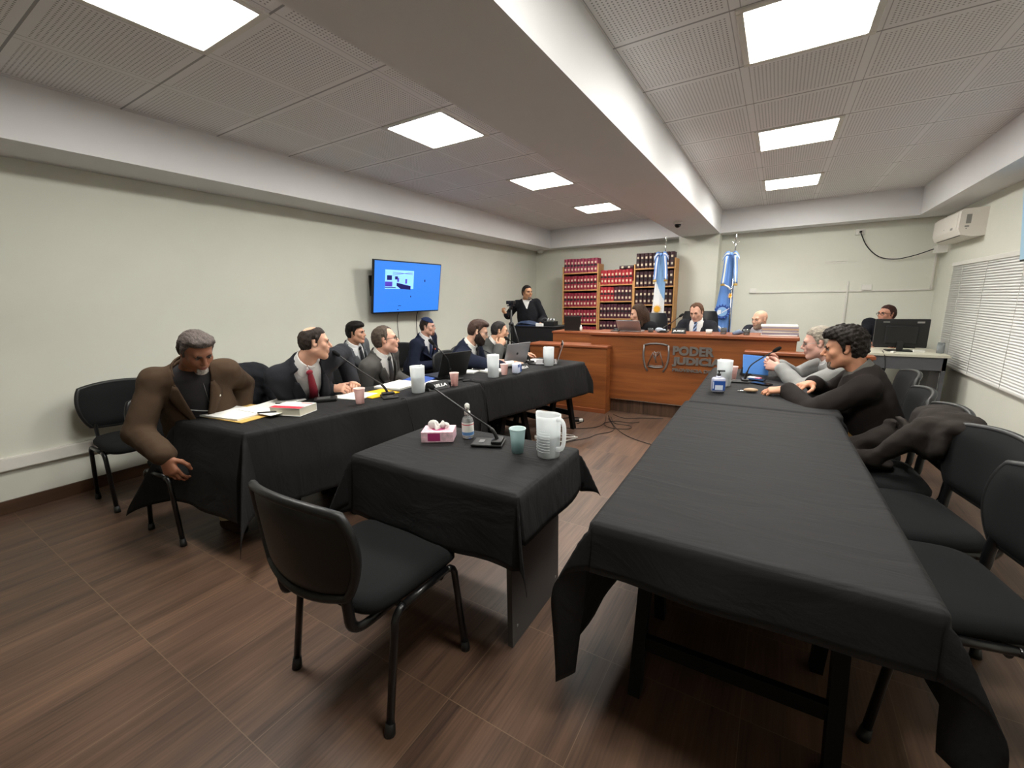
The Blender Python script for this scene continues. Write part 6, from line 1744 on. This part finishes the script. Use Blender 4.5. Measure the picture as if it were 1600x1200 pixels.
person('man with dark glasses and red brown hair in black behind the computer monitor',
       pelvis=(1.17, 7.64, .58), face=D2R(165), neckdrop=.125, shoulder=1.15, head=(1.235, 7.52, 1.145), look=(D2R(128), D2R(2), 0), s=1.0, hsc=.94, skinc='c08a74',
       hands=(H((1.30, 7.16, .80), (-.3, -.9, 0), (0, 0, 1), curl=.4), H((1.0, 7.16, .80), (.3, -.9, 0), (0, 0, 1), curl=.4)), hair=('3a2420', .010, 'short'), glasses=(M['black'], .016, .0026), brow='3a2420', res=1.4,
       top=dict(kind='sweater', c='191a20', shirt='c8c8c8', neck='v'))
# right table
person('curly dark haired man in dark brown sweater leaning on the right table',
       pelvis=(.58, 3.42, .545), face=D2R(84), head=(.375, 3.37, 1.085), look=(D2R(86), D2R(-9), D2R(-2)), s=1.06, hsc=.90, skinc='c48c6e',
       hands=(H((.10, 3.36, .795), (-.97, .05, -.10), (.05, -.15, .97), curl=.45, thumb=.3), H((.25, 3.47, .835), (-.72, -.62, -.12), (0, .1, 1), curl=.55, thumb=.3)),
       poles=(A_([-.9, -.3, -.5]), A_([.9, -.3, -.4])), hair=('211c19', .019, 'curly'), beard=('6a5e56', .0028, 1), brow='211a16', wide=1.0, nose=1.06,
       top=dict(kind='sweater', c='221d1b', shirt='5c5a56'), trousers='7a5c34', thigh=.40, neckfwd=.10)
person('grey haired man in a light grey jumper raising his hands before the tablet',
       pelvis=(.62, 4.24, .545), face=D2R(86), head=(.295, 4.15, 1.045), look=(D2R(88), D2R(-10), 0), s=1.02, hsc=.96, skinc='d0a090',
       hands=(H((.06, 4.02, .84), (-.90, .25, .30), (.25, -.9, .3), curl=.75, thumb=.5), H((.05, 4.16, .85), (-.88, -.2, .38), (-.2, .9, .3), curl=.8, thumb=.5)),
       poles=(A_([-.9, -.3, -.6]), A_([.9, -.3, -.6])), hair=('8d8478', .013, 'short'), glasses=(M['grey_metal'], .015, .0014), brow='6a6058', res=1.15,
       top=dict(kind='sweater', c='8a8a88', shirt='d9d9d9'), trousers='5a6a80', thigh=.40, neckfwd=.10)

# ------------------------------------------------------------------ coats thrown over chairs
def coat(label, prims, c, h=.011, amp=.012, loc=(0, 0, 0)):
    v, f = sdf_mesh(prims, h, disp=lambda P: amp * wob(P, 24) + amp * .6 * wob(P, 52, 6, 4) + amp * .25 * wob(P, 110, 6, 2))
    o = sdf_obj('coat', [(v, f)], clothm(c, 'coat'), None); o.location = loc; return tag(o, label, 'coat')
E = A_
coat('dark brown coat heaped over the chair next to the man in the sweater',
     [ell(E([.76, 2.74, .80]), E([.09, .23, .060]), None, .05), ell(E([.84, 2.70, .66]), E([.05, .22, .18]), None, .05), ell(E([.70, 2.72, .72]), E([.055, .21, .12]), None, .05), rbox((.63, 2.68, .70), (.012, .10, .085), .010, np.array(Euler((.2, -.35, .2)).to_matrix()), .02), rbox((.61, 2.86, .66), (.012, .07, .09), .010, np.array(Euler((-.25, -.3, .1)).to_matrix()), .02),
      cone((.66, 2.62, .78), (.50, 2.70, .57), .058, .044, .03), cone((.50, 2.70, .57), (.38, 2.80, .525), .046, .042, .03), cone((.60, 2.90, .66), (.42, 2.93, .535), .06, .05, .04), ell(E([.46, 2.82, .515]), E([.15, .12, .030]), None, .04)], '2b2623', loc=(0, .12, 0))
coat('dark coat hanging over the chair between the man in brown and the balding man',
     [ell(E([-3.60, 1.74, .86]), E([.10, .22, .10]), None, .05), ell(E([-3.62, 1.72, .72]), E([.10, .21, .20]), None, .06), cone((-3.56, 1.60, .90), (-3.50, 1.62, .62), .06, .05, .05), cone((-3.55, 1.86, .88), (-3.46, 1.90, .66), .055, .05, .05)], '1d1e22')
# ------------------------------------------------------------------ camera, world, view
F_PX = 668.245
yaw, pitch, roll = .5531, -.1959, -.0166
cy, sy, cp, sp2, cr, sr = math.cos(yaw), math.sin(yaw), math.cos(pitch), math.sin(pitch), math.cos(roll), math.sin(roll)
f_ = Vector((-sy * cp, cy * cp, sp2)); r0 = Vector((cy, sy, 0)); u0 = r0.cross(f_)
r_ = r0 * cr + u0 * sr; u_ = -r0 * sr + u0 * cr
cam = bpy.data.cameras.new('camera'); co = bpy.data.objects.new('camera', cam); COL.objects.link(co)
cam.sensor_fit = 'HORIZONTAL'; cam.sensor_width = 36.0; cam.lens = 36.0 * F_PX / 1600.0; cam.clip_start = .05
co.matrix_world = Matrix(((r_.x, u_.x, -f_.x, 0), (r_.y, u_.y, -f_.y, 0), (r_.z, u_.z, -f_.z, 1.4233), (0, 0, 0, 1)))
SC.camera = co
w = bpy.data.worlds.new('world'); SC.world = w; w.use_nodes = True
w.node_tree.nodes['Background'].inputs[0].default_value = (.05, .055, .06, 1); w.node_tree.nodes['Background'].inputs[1].default_value = .3
vs = SC.view_settings
vs.view_transform = 'Standard'; vs.look = 'None'; vs.gamma = 1.0; vs.use_curve_mapping = False; vs.exposure = EXPO
SC.cycles.max_bounces = 8; SC.cycles.diffuse_bounces = 4; SC.cycles.glossy_bounces = 3; SC.cycles.transmission_bounces = 6; SC.cycles.transparent_max_bounces = 8
SC.cycles.use_denoising = True; SC.cycles.sample_clamp_indirect = 8.0; SC.cycles.caustics_reflective = False; SC.cycles.caustics_refractive = False
